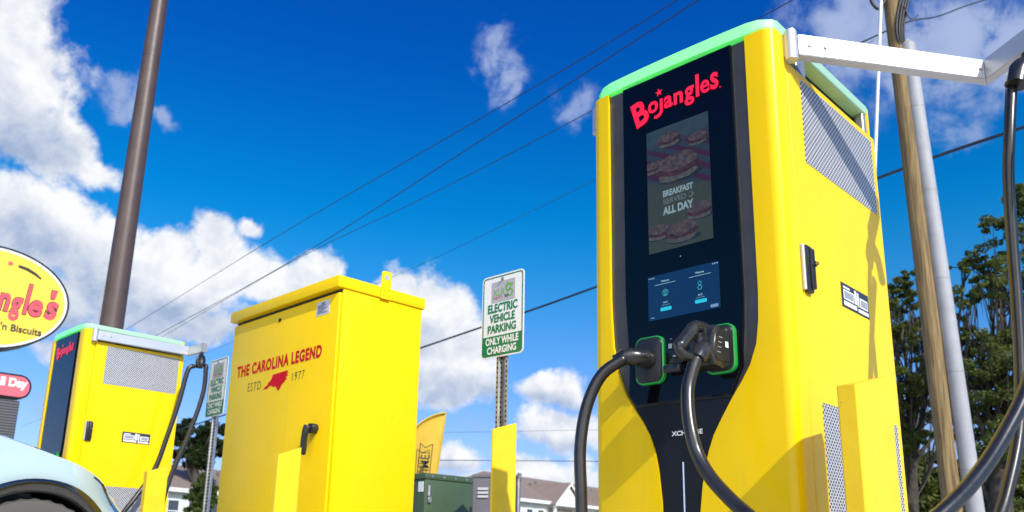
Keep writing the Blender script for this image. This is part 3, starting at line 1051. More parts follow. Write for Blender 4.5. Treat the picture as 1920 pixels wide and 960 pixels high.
# ------------------------------------------------------------------ yellow electrical cabinet
K = 1.25
CB0 = Vector((-0.6726 * K, 3.1998 * K, 0))
cw, cd, ct = 0.8465 * K, 0.421 * K, CAMZ + (1.5 - CAMZ) * K
CROT = R(44.3845)
zk = lambda z: CAMZ + (z - CAMZ) * K
cab = tag(empty('electrical_cabinet', CB0, -CROT), 'tall plain yellow steel cabinet with red slogan lettering and black lever handle on its door', 'cabinet')
lipx = 0.022
lipy = 0.007
bm = BM()
box(bm, (-cw + lipy, lipx + 0.006, 0.04), (-lipy, cd - 0.002, ct - 0.058), 0.004, 2)
bmobj('body', bm, yellow_c, cab, auto=35)
bm = BM()
box(bm, (-cw + lipy + 0.004, lipx - 0.012, 0.07), (-lipy - 0.010, lipx + 0.0045, zk(1.437)), 0.006, 2)
door = bmobj('door', bm, yellow_c, cab, auto=35)
bm = BM()
box(bm, (-cw, -0.014, zk(1.453)), (0.003, cd + 0.010, ct), 0.0035, 2)
bmobj('lid', bm, yellow_c, cab, auto=35)
bm = BM()
box(bm, (-cw + lipy + 0.012, lipx + 0.004, zk(1.438)), (-lipy - 0.012, cd - 0.05, zk(1.4535)))
bmobj('rain_gap', bm, core_dark, cab)
yd_ = lipx - 0.012
bm = BM()
text_bm(bm, 'THE CAROLINA LEGEND', (-0.772 * K, yd_, zk(1.1885)), X3, Z3, 0.664 * K, 0.0525 * K, 0.042, 0.0012, space=1.14)
bmobj('lettering', bm, red_vinyl, door)
bm = BM()
# outline of the state
nc = [(0.0, 0.22), (0.06, 0.35), (0.16, 0.42), (0.22, 0.58), (0.30, 0.66), (0.345, 0.82), (0.36, 0.93), (0.98, 0.985), (0.945, 0.93), (1.0, 0.86), (0.93, 0.82), (0.985, 0.74), (1.0, 0.68),
      (0.94, 0.70), (0.90, 0.60), (0.955, 0.56), (0.93, 0.50), (0.86, 0.46), (0.885, 0.40), (0.82, 0.38), (0.76, 0.26), (0.70, 0.10), (0.665, 0.0), (0.60, 0.06), (0.52, 0.28), (0.40, 0.27), (0.385, 0.34), (0.27, 0.36), (0.20, 0.27), (0.08, 0.24)]
polyf(bm, (-0.533 * K, yd_, zk(1.090)), (1, 0, 0), (0, 0, 1), [(x * 0.192 * K, y * 0.080 * K) for x, y in nc], 0.0012)
bmobj('state_emblem', bm, red_vinyl, door)
bm = BM()
text_bm(bm, 'ESTD', (-0.662 * K, yd_, zk(1.1145)), X3, Z3, 0.107 * K, 0.037 * K, -0.012, 0.0012, space=1.2)
bmobj('year_lettering', bm, black_vinyl, door)
bm = BM()
text_bm(bm, '1977', (-0.310 * K, yd_, zk(1.119)), X3, Z3, 0.090 * K, 0.034 * K, -0.010, 0.0012, space=1.2)
bmobj('year_lettering', bm, black_vinyl, door)
bm = BM()
box(bm, (-0.168 * K, yd_ - 0.001, zk(1.362)), (-0.076 * K, yd_ + 0.001, zk(1.419)))
lb = bmobj('data_label', bm, mat('label_silver', (0.62, 0.62, 0.63), 0.4), cab)
bm = BM()
for k in range(7):
    quadf(bm, (0, yd_ - 0.001, 0), X3, Z3, (-0.158 + (0.024 if k == 0 else 0)) * K, (-0.088 - (0.02 if k == 0 else 0.012 * (k % 3))) * K, zk(1.4075 - k * 0.0062), zk(1.4105 + (0.002 if k == 0 else 0) - k * 0.0062))
bmobj('label_print', bm, mat('label_blue', (0.10, 0.10, 0.20), 0.5), lb)
bm = BM()
tube(bm, [(-0.443 * K, yd_ + 0.001, zk(1.398)), (-0.443 * K, yd_ - 0.004, zk(1.398))], 0.011, 14)
bmobj('keyhole', bm, hole_black, door, auto=40)
# lever handle
hx, hz = -0.115 * K, zk(0.905)
bm = BM()
prism(bm, rrect(hx - 0.026, hx + 0.030, hz - 0.022, hz + 0.024, 0.018), 'y', yd_ - 0.034, yd_, 0.006, 2)
hb = bmobj('handle_base', bm, dark_plastic, cab, auto=40)
bm = BM()
lv = crom([(hx, yd_ - 0.042, hz + 0.012), (hx - 0.008, yd_ - 0.050, hz - 0.03), (hx - 0.018, yd_ - 0.046, hz - 0.075), (hx - 0.022, yd_ - 0.040, hz - 0.125)], 5)
tube(bm, lv, [0.019, 0.019, 0.019, 0.018, 0.017] + [0.0155] * (len(lv) - 8) + [0.013, 0.012, 0.009], 12)
bmobj('lever', bm, dark_plastic, hb, smooth=True)
# lifting lug on the side of the lid
bm = BM()
lug = [(0.192 * K, zk(1.449)), (0.240 * K, zk(1.449)), (0.240 * K, zk(1.562)), (0.232 * K, zk(1.567)), (0.200 * K, zk(1.567)), (0.192 * K, zk(1.562))]
prism(bm, lug, 'x', 0.0045, 0.0105, 0.0012, 1)
lg = bmobj('lifting_lug', bm, yellow_c, cab)
bm = BM()
tube(bm, [(0.010, 0.216 * K, zk(1.541)), (0.0115, 0.216 * K, zk(1.541))], 0.014, 16)
bmobj('lug_hole', bm, mat('sky_hole', (0.35, 0.42, 0.5), 0.6), lg)
bm = BM()
for z_ in (1.466, 1.490):
    for y_ in (0.205, 0.228):
        tube(bm, [(0.010, y_ * K, zk(z_)), (0.014, y_ * K, zk(z_))], 0.005, 8)
bmobj('bolts', bm, yellow_c, lg, auto=40)


# ------------------------------------------------------------------ yellow guard posts (steel channel, cap cut on the slant)
def guard(label, org, s0, s1, thick, z_front, z_back):
    """upright steel channel; its broad face lies in the row's side direction"""
    root = tag(empty('guard_post', org, -YAW), label, 'guard post', 'yellow guard posts')
    bm_ = BM()
    w = s1 - s0
    prof = [(0, 0), (w, 0), (w, z_back), (0, z_front)]
    prism(bm_, [(s0 + a, b) for a, b in prof], 'x', -thick, 0.0, 0.0035, 2)
    bmobj('post', bm_, yellow_b, root)
    bm_ = BM()
    box(bm_, (-thick - 0.06, s0 - 0.04, 0.0), (0.06, s1 + 0.04, 0.012), 0.003, 1)
    bmobj('base_plate', bm_, yellow_b, root)
    return root


guard('nearest yellow guard post, standing beside the large charging station below its data sticker', N0 + U * 0.20, -0.114, 0.104, 0.046, 0.845, 0.897)


def guard_px(label, xl, yl, xr, yr, Y, thick):
    a = at(xl, yl, Y)
    q = ray(xr, yr)
    t = (a - Vector((0, 0, CAMZ))).dot(U) / q.dot(U)
    b = Vector((0, 0, CAMZ)) + q * t
    s1 = (b - a).dot(S)
    return guard(label, Vector((a.x, a.y, 0)), 0.0, s1, thick, a.z, b.z)


guard_px('yellow guard post standing right in front of the near parking sign pole', 925, 804, 969, 793, 4.30, 0.012)
guard_px('yellow guard post standing in front of the cabinet door beside the lever handle', 523, 852, 566, 839, 3.45, 0.02)
guard_px('yellow guard post standing beside the smaller charging station, cable behind it', 277, 884, 317, 874, 5.45, 0.05)

# ------------------------------------------------------------------ parking signs
sgreen = mat('sign_green', (0.002, 0.21, 0.075), 0.35, var=0.05, vscale=9)
swhite = mat('sign_white', (0.90, 0.90, 0.89), 0.35, var=0.02, vscale=5)
lgreen = mat('logo_green', (0.16, 0.45, 0.03), 0.4)
lorange = mat('logo_orange', (0.5, 0.09, 0.01), 0.4)


def parking_sign(label, org, yaw, zb, hole_m):
    root = tag(empty('parking_sign', (org[0], org[1], 0), -yaw), label, 'sign', 'green and white parking signs')
    w, h = 0.305, 0.457
    bm_ = BM()
    prism(bm_, rrect(0, w, zb, zb + h, 0.026), 'y', 0.0, 0.0025)
    pn = bmobj('sign_panel', bm_, swhite, root)
    o = (0, 0, zb)
    bm_ = BM()
    ringf(bm_, o, X3, Z3, rrect(0.008, w - 0.008, 0.008, h - 0.008, 0.020), rrect(0.0145, w - 0.0145, 0.0145, h - 0.0145, 0.015), 0.0010)
    g_ = [(x, y) for x, y in rrect(0.0142, w - 0.0142, 0.0142, 0.3, 0.015) if y < 0.1] + []
    polyf(bm_, o, X3, Z3, [(w - 0.0142, 0.118), (0.0142, 0.118)] + [(0.0142, 0.03), (0.0182, 0.019), (0.03, 0.0142), (w - 0.03, 0.0142), (w - 0.0182, 0.019), (w - 0.0142, 0.03)], 0.0010)
    for tx, x0, x1, y0, y1 in (('ELECTRIC', 0.046, 0.260, 0.246, 0.296), ('VEHICLE', 0.060, 0.243, 0.190, 0.237), ('PARKING', 0.048, 0.252, 0.133, 0.180)):
        text_bm(bm_, tx, (x0, 0, zb + y0), X3, Z3, x1 - x0, y1 - y0, 0.035, 0.0016)
    bmobj('green_print', bm_, sgreen, pn)
    bm_ = BM()
    for tx, x0, x1, y0, y1 in (('ONLY WHILE', 0.034, 0.270, 0.069, 0.110), ('CHARGING', 0.046, 0.256, 0.020, 0.060)):
        text_bm(bm_, tx, (x0, 0, zb + y0), X3, Z3, x1 - x0, y1 - y0, 0.035, 0.0018)
    bmobj('white_print', bm_, swhite, pn)
    bm_ = BM()
    quadf(bm_, o, X3, Z3, 0.070, 0.240, 0.303, 0.418, 0.0012)
    lp = bmobj('logo_plate', bm_, mat('logo_back', (0.46, 0.46, 0.50), 0.45), root)
    bm_ = BM()
    text_bm(bm_, 'XLR', (0.082, 0, zb + 0.338), X3, Z3, 0.086, 0.036, 0.0, 0.0018)

    def circ(cx, cz, r, n=18, a0=0, a1=360):
        return [(cx + r * cos(R(a0 + (a1 - a0) * i / (n - 1))), cz + r * sin(R(a0 + (a1 - a0) * i / (n - 1)))) for i in range(n)]
    for cx, cz, r in ((0.192, 0.375, 0.022), (0.205, 0.343, 0.022)):
        a = circ(cx, cz, r)[:-1]
        ringf(bm_, o, X3, Z3, a, [(cx + (x - cx) * 0.62, cz + (y - cz) * 0.62) for x, y in a], 0.0018)
    polyf(bm_, o, X3, Z3, [(0.176, 0.372), (0.181, 0.398), (0.190, 0.410), (0.192, 0.392), (0.186, 0.372)], 0.0020)
    polyf(bm_, o, X3, Z3, [(0.204, 0.378), (0.216, 0.398), (0.226, 0.390), (0.220, 0.376)], 0.0020)
    bmobj('logo_mark', bm_, lgreen, lp)
    bm_ = BM()
    ringf(bm_, o, X3, Z3, circ(0.182, 0.338, 0.018, 12, 200, 330), circ(0.182, 0.340, 0.013, 12, 200, 330), 0.0019)
    bmobj('logo_swoosh', bm_, mat('logo_slate', (0.08, 0.10, 0.12), 0.4), lp)
    bm_ = BM()
    text_bm(bm_, 'AMERICA', (0.082, 0, zb + 0.318), (0.995, 0, 0.10), (-0.1, 0, 0.995), 0.068, 0.014, 0.0, 0.0018)
    bmobj('logo_caption', bm_, lorange, lp)
    bm_ = BM()
    for z_ in (zb + h - 0.030, zb + 0.022):
        tube(bm_, [(w / 2, -0.0005, z_), (w / 2, -0.007, z_)], 0.010, 8)
        tube(bm_, [(w / 2, -0.007, z_), (w / 2, -0.012, z_)], 0.006, 6)
    bmobj('bolts', bm_, steel, pn, auto=40)
    # punched channel post: two flanges either side of a rib, opening forwards
    bm_ = BM()
    cx = w / 2
    pr = [(-0.040, 0.004), (-0.024, 0.004), (-0.012, 0.034), (0.012, 0.034), (0.024, 0.004), (0.040, 0.004)]
    top = zb + h - 0.01
    t_ = 0.004
    out = [(cx + a, b) for a, b in pr] + [(cx + a, b + t_) for a, b in reversed(pr)]
    prism(bm_, out, 'z', 0.0, top)
    po = bmobj('post', bm_, steel, root)
    bm_ = BM()
    z = 0.12
    while z < top - 0.02:
        for (a0, b0), (a1, b1) in ((pr[0], pr[1]), (pr[4], pr[5]), (pr[1], pr[2]), (pr[3], pr[4])):
            px, py = cx + (a0 + a1) / 2, (b0 + b1) / 2
            dx, dy = (a1 - a0), (b1 - b0)
            L_ = math.hypot(dx, dy)
            dx, dy = dx / L_, dy / L_
            nx, ny = dy, -dx
            rr_ = 0.0052
            bm_.faces.new([bm_.verts.new((px + dx * rr_ * cos(t) + nx * 0.0008, py + dy * rr_ * cos(t) + ny * 0.0008, z + rr_ * 1.2 * sin(t))) for t in [2 * pi * i / 8 for i in range(8)]])
        z += 0.0262
    bmobj('punched_holes', bm_, hole_m, po)
    return root


hole_dark = mat('punched_hole', (0.015, 0.015, 0.017), 0.8)
parking_sign('near parking sign on its punched steel pole, between the cabinet and the large charging station', (-0.1652, 4.4995), R(42.54), 1.461, hole_dark)
parking_sign('far parking sign half hidden by the cabinet, beside the smaller charging station', (-2.396, 6.688), R(45.6), 1.447, hole_dark)

# ------------------------------------------------------------------ brown lamp pole
b0, b1 = (at(191, 590, 11.5) + at(233, 590, 11.5)) / 2, (at(285, 0, 11.5) + at(314, 0, 11.5)) / 2
k = (b1 - b0) / (b1.z - b0.z)
foot = b0 - k * b0.z
tip = b0 + k * (11.5 - b0.z)
lp = tag(empty('lamp_pole', (foot.x, foot.y, 0)), 'tall smooth brown steel lamp pole rising behind the smaller charging station', 'pole')
ft = Vector((0, 0, 0.55))
bm = BM()
tp = tip - Vector((foot.x, foot.y, 0))
r0 = 0.5 * (at(233, 590, 11.5) - at(191, 590, 11.5)).length
r1 = 0.5 * (at(314, 0, 11.5) - at(285, 0, 11.5)).length
rf = lambda z: r0 + (r1 - r0) * (z - b0.z) / (b1.z - b0.z)
nseg = 14
tube(bm, [tp * (i / nseg) + Vector((0, 0, 0)) for i in range(nseg + 1)], [rf(tp.z * i / nseg) for i in range(nseg + 1)], 32)
bmobj('shaft', bm, mat('brown_pole_paint', (0.075, 0.050, 0.043), 0.45, var=0.12, vscale=5, bump=0.06, bscale=70), lp, auto=40)
bm = BM()
box(bm, (-0.26, -0.26, -0.12), (0.26, 0.26, 0.03), 0.02, 2)
bmobj('base', bm, m_conc, lp)
bm = BM()
for zf in (0.34, 0.66):
    tube(bm, [tp * zf - Vector((0, 0, 0.004)), tp * zf + Vector((0, 0, 0.004))], rf(tp.z * zf) + 0.0025, 32)
bmobj('seam_bands', bm, mat('brown_pole_paint', (0.1, 0.07, 0.06)), lp, auto=40)
bm = BM()
box(bm, (tp.x - 0.55, tp.y - 0.2, tp.z), (tp.x + 0.55, tp.y + 0.2, tp.z + 0.14), 0.03, 2)
bmobj('lamp_head', bm, mat('brown_pole_paint', (0.1, 0.07, 0.06)), lp)

# ------------------------------------------------------------------ restaurant pylon sign
OV = at(130, 575, 14.0)
ps = tag(empty('pylon_sign', (OV.x, OV.y, 0), -YAW), 'tall restaurant pylon sign with yellow oval panel above a pink pill panel', 'sign')
# in this frame x = outwards (towards camera right), y = along the panel
cy_, cz_, ea, eb = -1.22, 4.30, 1.22, 0.86
ell = lambda a, b, n=64: [(cy_ + a * cos(2 * pi * i / n), cz_ + b * sin(2 * pi * i / n) + 0.06 * cos(2 * pi * i / n) * a / ea) for i in range(n)]
bm = BM()
prism(bm, ell(ea, eb), 'x', -0.35, 0.0, 0.02, 2)
ov = bmobj('oval_panel', bm, mat('sign_black', (0.012, 0.011, 0.012), 0.35), ps, auto=40)
bm = BM()
polyf(bm, (0, 0, 0), Y3, Z3, ell(ea - 0.035, eb - 0.035), 0.004)
bmobj('oval_rim', bm, mat('sign_cream', (0.78, 0.76, 0.70), 0.4), ov)
bm = BM()
polyf(bm, (0, 0, 0), Y3, Z3, ell(ea - 0.075, eb - 0.075), 0.008)
bmobj('oval_face', bm, mat('sign_face_yellow', (0.86, 0.64, 0.06), 0.35, var=0.03, vscale=2), ov)


def oval_letters(bm_, grow, t):
    L = [('B', -2.32, -1.98, 3.98, 4.72), ('o', -1.96, -1.74, 4.02, 4.36), ('j', -1.74, -1.58, 3.9, 4.52), ('a', -1.55, -1.32, 4.04, 4.36), ('n', -1.075, -0.905, 4.105, 4.40),
         ('g', -0.900, -0.712, 3.975, 4.37), ('l', -0.700, -0.602, 4.115, 4.635), ('e', -0.618, -0.412, 4.105, 4.385), ('s', -0.372, -0.175, 4.100, 4.410)]
    for c, a, b, z0, z1 in L:
        text_bm(bm_, c, (0, a - 0.01 * grow, z0 - 0.012 * grow), Y3, Z3, b - a + 0.02 * grow, z1 - z0 + 0.024 * grow, 0.03 + 0.035 * grow, t, 0.18)
    text_bm(bm_, "'", (0, -0.31 - 0.01 * grow, 4.46 - 0.01 * grow), Y3, Z3, 0.085 + 0.02 * grow, 0.15 + 0.02 * grow, 0.05, t, 0.1)


bm = BM()
oval_letters(bm, 1.0, 0.012)
bmobj('letter_outline', bm, mat('outline_dark', (0.10, 0.015, 0.02), 0.4), ov)
bm = BM()
oval_letters(bm, 0.0, 0.017)
polyf(bm, (0, 0, 0), Y3, Z3, star(-0.985, 4.905, 0.055, 80), 0.017)
bmobj('lettering', bm, mat('faded_red', (0.62, 0.085, 0.115), 0.4), ov)
bm = BM()
text_bm(bm, "Famous Chicken 'n Biscuits", (0, -2.06, 3.800), Y3, Z3, 1.69, 0.125, 0.022, 0.017)
bmobj('strapline', bm, mat('sign_ink', (0.035, 0.03, 0.03), 0.4), ov)
bm = BM()
ringp = [(-0.865, 4.915), (-0.72, 4.895), (-0.60, 4.845), (-0.50, 4.775), (-0.50, 4.745), (-0.62, 4.805), (-0.74, 4.850), (-0.865, 4.870)]
polyf(bm, (0, 0, 0), Y3, Z3, ringp, 0.017)
bmobj('swoosh', bm, mat('sign_ink', (0.035, 0.03, 0.03), 0.4), ov)
bm = BM()
prism(bm, rrect(-2.0, -0.385, 2.735, 3.125, 0.17, 8), 'x', -0.22, 0.0, 0.015, 2)
pl = bmobj('pill_panel', bm, mat('sign_black', (0.012, 0.011, 0.012)), ps, auto=40)
bm = BM()
polyf(bm, (0, 0, 0), Y3, Z3, rrect(-1.97, -0.415, 2.765, 3.095, 0.145, 8), 0.004)
bmobj('pill_face', bm, mat('pill_pink', (0.66, 0.13, 0.16), 0.4), pl)
bm = BM()
text_bm(bm, 'Breakfast All Day', (0, -1.62, 2.875), Y3, Z3, 1.17, 0.185, 0.05, 0.009)
bmobj('pill_lettering', bm, white_vinyl, pl)


def louvre(g, b, oc):
    s = g.n('ShaderNodeSeparateXYZ')
    g.put(s.inputs[0], oc)
    f = g.smooth(g.m('PINGPONG', s.outputs[2], 0.022), 0.004, 0.018)
    g.t.links.new(g.mix(f, (0.025, 0.027, 0.030, 1), (0.11, 0.115, 0.12, 1)), b.inputs['Base Color'])


bm = BM()
box(bm, (-0.28, -2.0, 1.75), (0.0, -0.52, 2.705), 0.01, 1)
bmobj('message_board', bm, mat('board_louvre', (0.05, 0.05, 0.05), 0.6, build=louvre), ps)
bm = BM()
tube(bm, [(-0.15, -1.22, -0.13), (-0.15, -1.22, 4.4)], 0.14, 20)
bmobj('pylon_pole', bm, mat('pylon_paint', (0.06, 0.05, 0.03), 0.5), ps, auto=40)
bm = BM()
box(bm, (-0.24, -1.3, 2.70), (-0.04, -0.62, 2.74))
bmobj('bracing', bm, mat('pylon_paint', (0.06, 0.05, 0.03)), ps)
bm = BM()
box(bm, (-0.20, -1.5, 3.12), (-0.05, -1.06, 3.46))
bmobj('bracing', bm, mat('pylon_paint', (0.06, 0.05, 0.03)), ps)

# ------------------------------------------------------------------ utility pole
uf, ut = Vector((6.625, 13, 0)), Vector((6.495, 13, 9.92))
kk = (ut - uf) / 9.92


def wood(g, b, oc):
    mp = g.n('ShaderNodeMapping')
    mp.inputs['Scale'].default_value = (14, 14, 0.45)
    g.put(mp.inputs[0], oc)
    n_ = g.noise(mp.outputs[0], 3, 8, 0.65, 0.4)
    c = g.mix(g.smooth(n_, 0.3, 0.7), (0.085, 0.055, 0.022, 1), (0.32, 0.225, 0.095, 1))
    n2_ = g.noise(mp.outputs[0], 14, 4, 0.7)
    c = g.mix(g.smooth(n2_, 0.62, 0.72), c, (0.09, 0.06, 0.03, 1))
    g.t.links.new(c, b.inputs['Base Color'])


up_ = tag(empty('utility_pole', (uf.x, uf.y, -0.12)), 'weathered wooden utility pole with a thick grey conduit strapped alongside', 'pole')
bm = BM()
tube(bm, [kk * (i * 0.8) for i in range(15)], [0.136 + 0.002 * sin(i * 1.7) for i in range(15)], 24)
bmobj('wooden_pole', bm, mat('weathered_wood', (0.3, 0.22, 0.1), 0.8, bump=0.5, bscale=40, build=wood), up_, auto=40)
c1, c0 = Vector((6.662, 12.93, 8.37)), Vector((6.890, 12.93, 1.66))
ck = (c1 - c0) / (c1.z - c0.z)
cf0 = c0 - ck * (c0.z + 0.1)
cp = [cf0 + ck * (i * 0.9) - Vector((uf.x, uf.y, -0.12)) for i in range(10)]
cp.append(cf0 + ck * (8.98 + 0.1) - Vector((uf.x, uf.y, -0.12)))
bm = BM()
tube(bm, cp, [0.128] * 10 + [0.128], 24)
tube(bm, [cp[-1] + Vector((0, 0, 0.001)), cp[-1] + Vector((0, 0, 0.09))], [0.127, 0.05], 24)
bmobj('conduit', bm, mat('grey_conduit', (0.335, 0.35, 0.375), 0.6, metal=0.0, var=0.1, vscale=3), up_, auto=40)
bm = BM()
for z_ in (1.9, 3.4, 4.9, 6.4, 7.9):
    a = cf0 + ck * z_ - Vector((uf.x, uf.y, -0.12))
    tube(bm, [a - Vector((0, 0, 0.012)), a + Vector((0, 0, 0.012))], 0.1315, 24)
bmobj('straps', bm, mat('strap_grey', (0.30, 0.31, 0.32), 0.4), up_, auto=40)
bm = BM()
rel = Vector((uf.x, uf.y, -0.12))
for dx, dz in ((0, 0), (10, 3), (18, -4), (26, 2)):
    tube(bm, crom([at(1690 + dx * 0.3, 95, 12.9) - rel, at(1681 + dx * 0.5, 60, 12.85) - rel, at(1683 + dx * 0.6, 25, 12.85) - rel, at(1690 + dx * 0.6, -10, 12.85) - rel, at(1690 + dx, -60 + dz, 12.85) - rel], 6), 0.022, 8)
tube(bm, crom([at(1693, 5, 12.85) - rel, at(1703, 30, 12.8) - rel, at(1712, 36, 12.8) - rel, at(1722, 28, 12.8) - rel], 6), 0.010, 6)
bmobj('riser_cables', bm, mat('riser_black', (0.02, 0.02, 0.024), 0.5), up_, smooth=True)
bm = BM()
tube(bm, crom([at(1630, -8, 12.9) - rel, at(1637, 8, 12.9) - rel, at(1648, 16, 12.9) - rel, at(1660, 0, 12.9) - rel], 6), 0.028, 8)
bmobj('bracket', bm, mat('riser_black', (0.02, 0.02, 0.024)), up_, smooth=True)
ug = at(1641, 290, 12.6)
ug2 = at(1652, 0, 12.6)
dk = (ug2 - ug)
bm = BM()
tube(bm, [ug - dk * (ug.z / dk.z) - rel, ug + dk * 2.0 - rel], 0.028, 10)
bmobj('ground_rod', bm, mat('white_plastic', (0.75, 0.76, 0.78), 0.4), up_, auto=40)

# ------------------------------------------------------------------ overhead lines
m_wire = mat('wire_dark', (0.035, 0.045, 0.07), 0.5)


def wire(label, pts, r):
    bm_ = BM()
    W_ = [at(*p) for p in pts]
    tube(bm_, crom(W_, 14), r * 0.72, 6)
    o = bmobj('power_line', bm_, m_wire, smooth=True)
    tag(o, label, 'power line', 'overhead lines')
    return o


wire('thin overhead line, topmost of the three parallel ones crossing the open blue sky', [(1700, -290, 14), (1270, 0, 18), (930, 205, 24), (525, 440, 36), (290, 585, 52), (200, 640, 62)], 0.019)
wire('thin overhead line, middle of the three parallel ones crossing the open blue sky', [(1750, -270, 14), (1310, 0, 18), (930, 245, 24), (545, 490, 36), (300, 625, 52), (200, 680, 62)], 0.021)
wire('thin overhead line, lowest of the three parallel ones, passing behind the large charging station', [(1900, -220, 14), (1486, 0, 18), (1105, 210, 25), (800, 368, 33), (545, 492, 42), (320, 622, 56), (210, 685, 66)], 0.018)
wire('faint overhead line running down from the large charging station towards the cabinet lug', [(1640, 75, 25), (1110, 340, 33), (780, 500, 42), (560, 590, 52), (385, 662, 62), (40, 800, 84)], 0.013)
wire('thick black overhead cable passing behind the near parking sign', [(2300, 110, 11), (1920, 238, 13.5), (1648, 333, 16), (1112, 540, 22), (790, 652, 29), (400, 785, 40), (100, 880, 52)], 0.042)
wire('frayed overhead line reaching the top of the utility pole', [(2100, -75, 15), (1845, 0, 14), (1760, 30, 13.4), (1700, 42, 13), (1600, 86, 14), (1400, 170, 16)], 0.019)
wire('level dark line low across the sky above the green transformer box', [(500, 864, 40), (800, 863, 40), (1110, 865, 40), (1500, 872, 40)], 0.026)
wire('faint level line across the sky just above the guard post top', [(500, 807, 40), (800, 811, 40), (1110, 806, 40), (1500, 800, 40)], 0.011)

# ------------------------------------------------------------------ transformer and meter pedestal
tg = mat('transformer_green', (0.050, 0.085, 0.040), 0.45, var=0.10, vscale=3, bump=0.06, bscale=80)
tx = at(798, 886, 7.7)
tb = tag(empty('transformer_box', (tx.x, tx.y, -0.1), -YAW), 'dark green metal transformer box with small white label, beside the grey pedestal', 'transformer')
tz = tx.z + 0.1
bm = BM()
box(bm, (-0.62, 0.01, 0), (-0.01, 0.86, tz - 0.055), 0.01, 2)
bmobj('body', bm, tg, tb, auto=35)
bm = BM()
box(bm, (-0.63, 0.0, tz - 0.055), (0.0, 0.87, tz), 0.012, 2)
bmobj('lid', bm, tg, tb, auto=35)
bm = BM()
for k in range(6):
    tube(bm, [(-0.0005, 0.08 + k * 0.14, tz - 0.028), (0.008, 0.08 + k * 0.14, tz - 0.028)], 0.010, 8)
tube(bm, [(-0.002, 0.05, tz - 0.20), (-0.002, 0.05, tz - 0.11)], 0.012, 8)
box(bm, (-0.01, 0.04, tz - 0.26), (0.012, 0.075, tz - 0.21), 0.003, 1)
bmobj('hardware', bm, steel, tb, auto=40)
bm = BM()
box(bm, (-0.10, 0.006, tz - 0.165), (-0.03, 0.0095, tz - 0.075))
bmobj('label', bm, white_vinyl, tb)
bm = BM()  # dark panels that paint a cast shadow onto the box side
box(bm, (-0.015, 0.56, tz - 0.95), (-0.006, 0.80, tz - 0.27), 0.002, 1)
box(bm, (-0.015, 0.69, tz - 0.28), (-0.006, 0.705, tz - 0.20), 0.002, 1)
bmobj('painted_shadow', bm, mat('shadow_dark', (0.012, 0.02, 0.016), 0.7), tb)

gx_ = at(886, 889, 7.45)
pd = tag(empty('meter_pedestal', (gx_.x, gx_.y, -0.1), -R(8)), 'narrow grey metal pedestal with louvred vents, between the transformer box and guard post', 'pedestal')
gz = gx_.z + 0.1
gm = mat('pedestal_grey', (0.135, 0.13, 0.145), 0.5, var=0.08, vscale=4)
bm = BM()
box(bm, (0.005, 0.0, 0), (0.375, 0.35, gz - 0.03), 0.008, 2)
bmobj('body', bm, gm, pd, auto=35)
bm = BM()
box(bm, (0.0, -0.008, gz - 0.03), (0.38, 0.36, gz), 0.006, 1)
bmobj('lid', bm, gm, pd, auto=35)
for k in range(3):
    bm = BM()
    prism(bm, [(0.0, gz - 0.135 - k * 0.032), (-0.014, gz - 0.135 - k * 0.032), (0.0, gz - 0.112 - k * 0.032)], 'x', 0.05, 0.14)
    bmobj('louvre', bm, mat('louvre_grey', (0.42, 0.42, 0.44), 0.4), pd)
bm = BM()
tube(bm, [(0.392, 0.05, 0), (0.392, 0.05, gz - 0.02)], 0.013, 10)
tube(bm, [(0.392, 0.05, gz - 0.02), (0.405, 0.04, gz + 0.01)], 0.02, 10)
bmobj('pipe', bm, steel, pd, auto=40)

# ------------------------------------------------------------------ feather flag
fl0 = at(760, 1030, 10.0)
ff = tag(empty('feather_flag', (fl0.x, fl0.y, -0.1)), 'yellow feather flag with black banner outline, rising behind the cabinet and transformer box', 'flag')
fo = Vector((fl0.x, fl0.y, -0.1))
rows = [((836, 773), (836, 773)), ((814, 778.5), (835.5, 779)), ((795, 788), (834, 793)), ((780, 800), (831, 812)), ((770, 814), (828.5, 830)), ((762, 832), (825, 852)), ((756, 855), (820.5, 880)),
        ((750, 885), (814, 915)), ((745, 925), (806, 955)), ((741, 970), (798, 1000)), ((738, 1020), (788, 1040))]
vs, fs = [], []
nc_ = 9
for i, (l, r_) in enumerate(rows):
    for j in range(nc_):
        t = j / (nc_ - 1)
        x, y = l[0] + (r_[0] - l[0]) * t, l[1] + (r_[1] - l[1]) * t
        p = at(x, y, 10.0)
        p.y += 0.035 * sin(t * 5.0 + i * 0.35) * min(1, i / 3) + 0.05 * t
        vs.append(p - fo)
for i in range(len(rows) - 1):
    for j in range(nc_ - 1):
        a = i * nc_ + j
        fs.append((a, a + 1, a + nc_ + 1, a + nc_))
mflag = mat('flag_cloth', (0.82, 0.58, 0.07), 0.8, var=0.05, vscale=4, bump=0.2, bscale=25)
_t = mflag.node_tree
tr = _t.nodes.new('ShaderNodeBsdfTranslucent')
tr.inputs[0].default_value = (0.85, 0.56, 0.04, 1)
mx = _t.nodes.new('ShaderNodeMixShader')
mx.inputs[0].default_value = 0.35
_t.links.new(_t.nodes['Principled BSDF'].outputs[0], mx.inputs[1])
_t.links.new(tr.outputs[0], mx.inputs[2])
_t.links.new(mx.outputs[0], _t.nodes['Material Output'].inputs[0])
fo_ = rawobj('cloth', vs, fs, mflag, ff, smooth=True)
md = fo_.modifiers.new('thickness', 'SOLIDIFY')
md.thickness = 0.004
bm = BM()
tube(bm, [Vector((at(738, 1020, 10).x, 10, -0.1)) - fo] + crom([at(l[0], l[1], 10.0) - fo for l, r_ in reversed(rows)], 3), 0.010, 8)
bmobj('pole', bm, mat('flag_pole', (0.6, 0.45, 0.05), 0.5), ff, smooth=True)
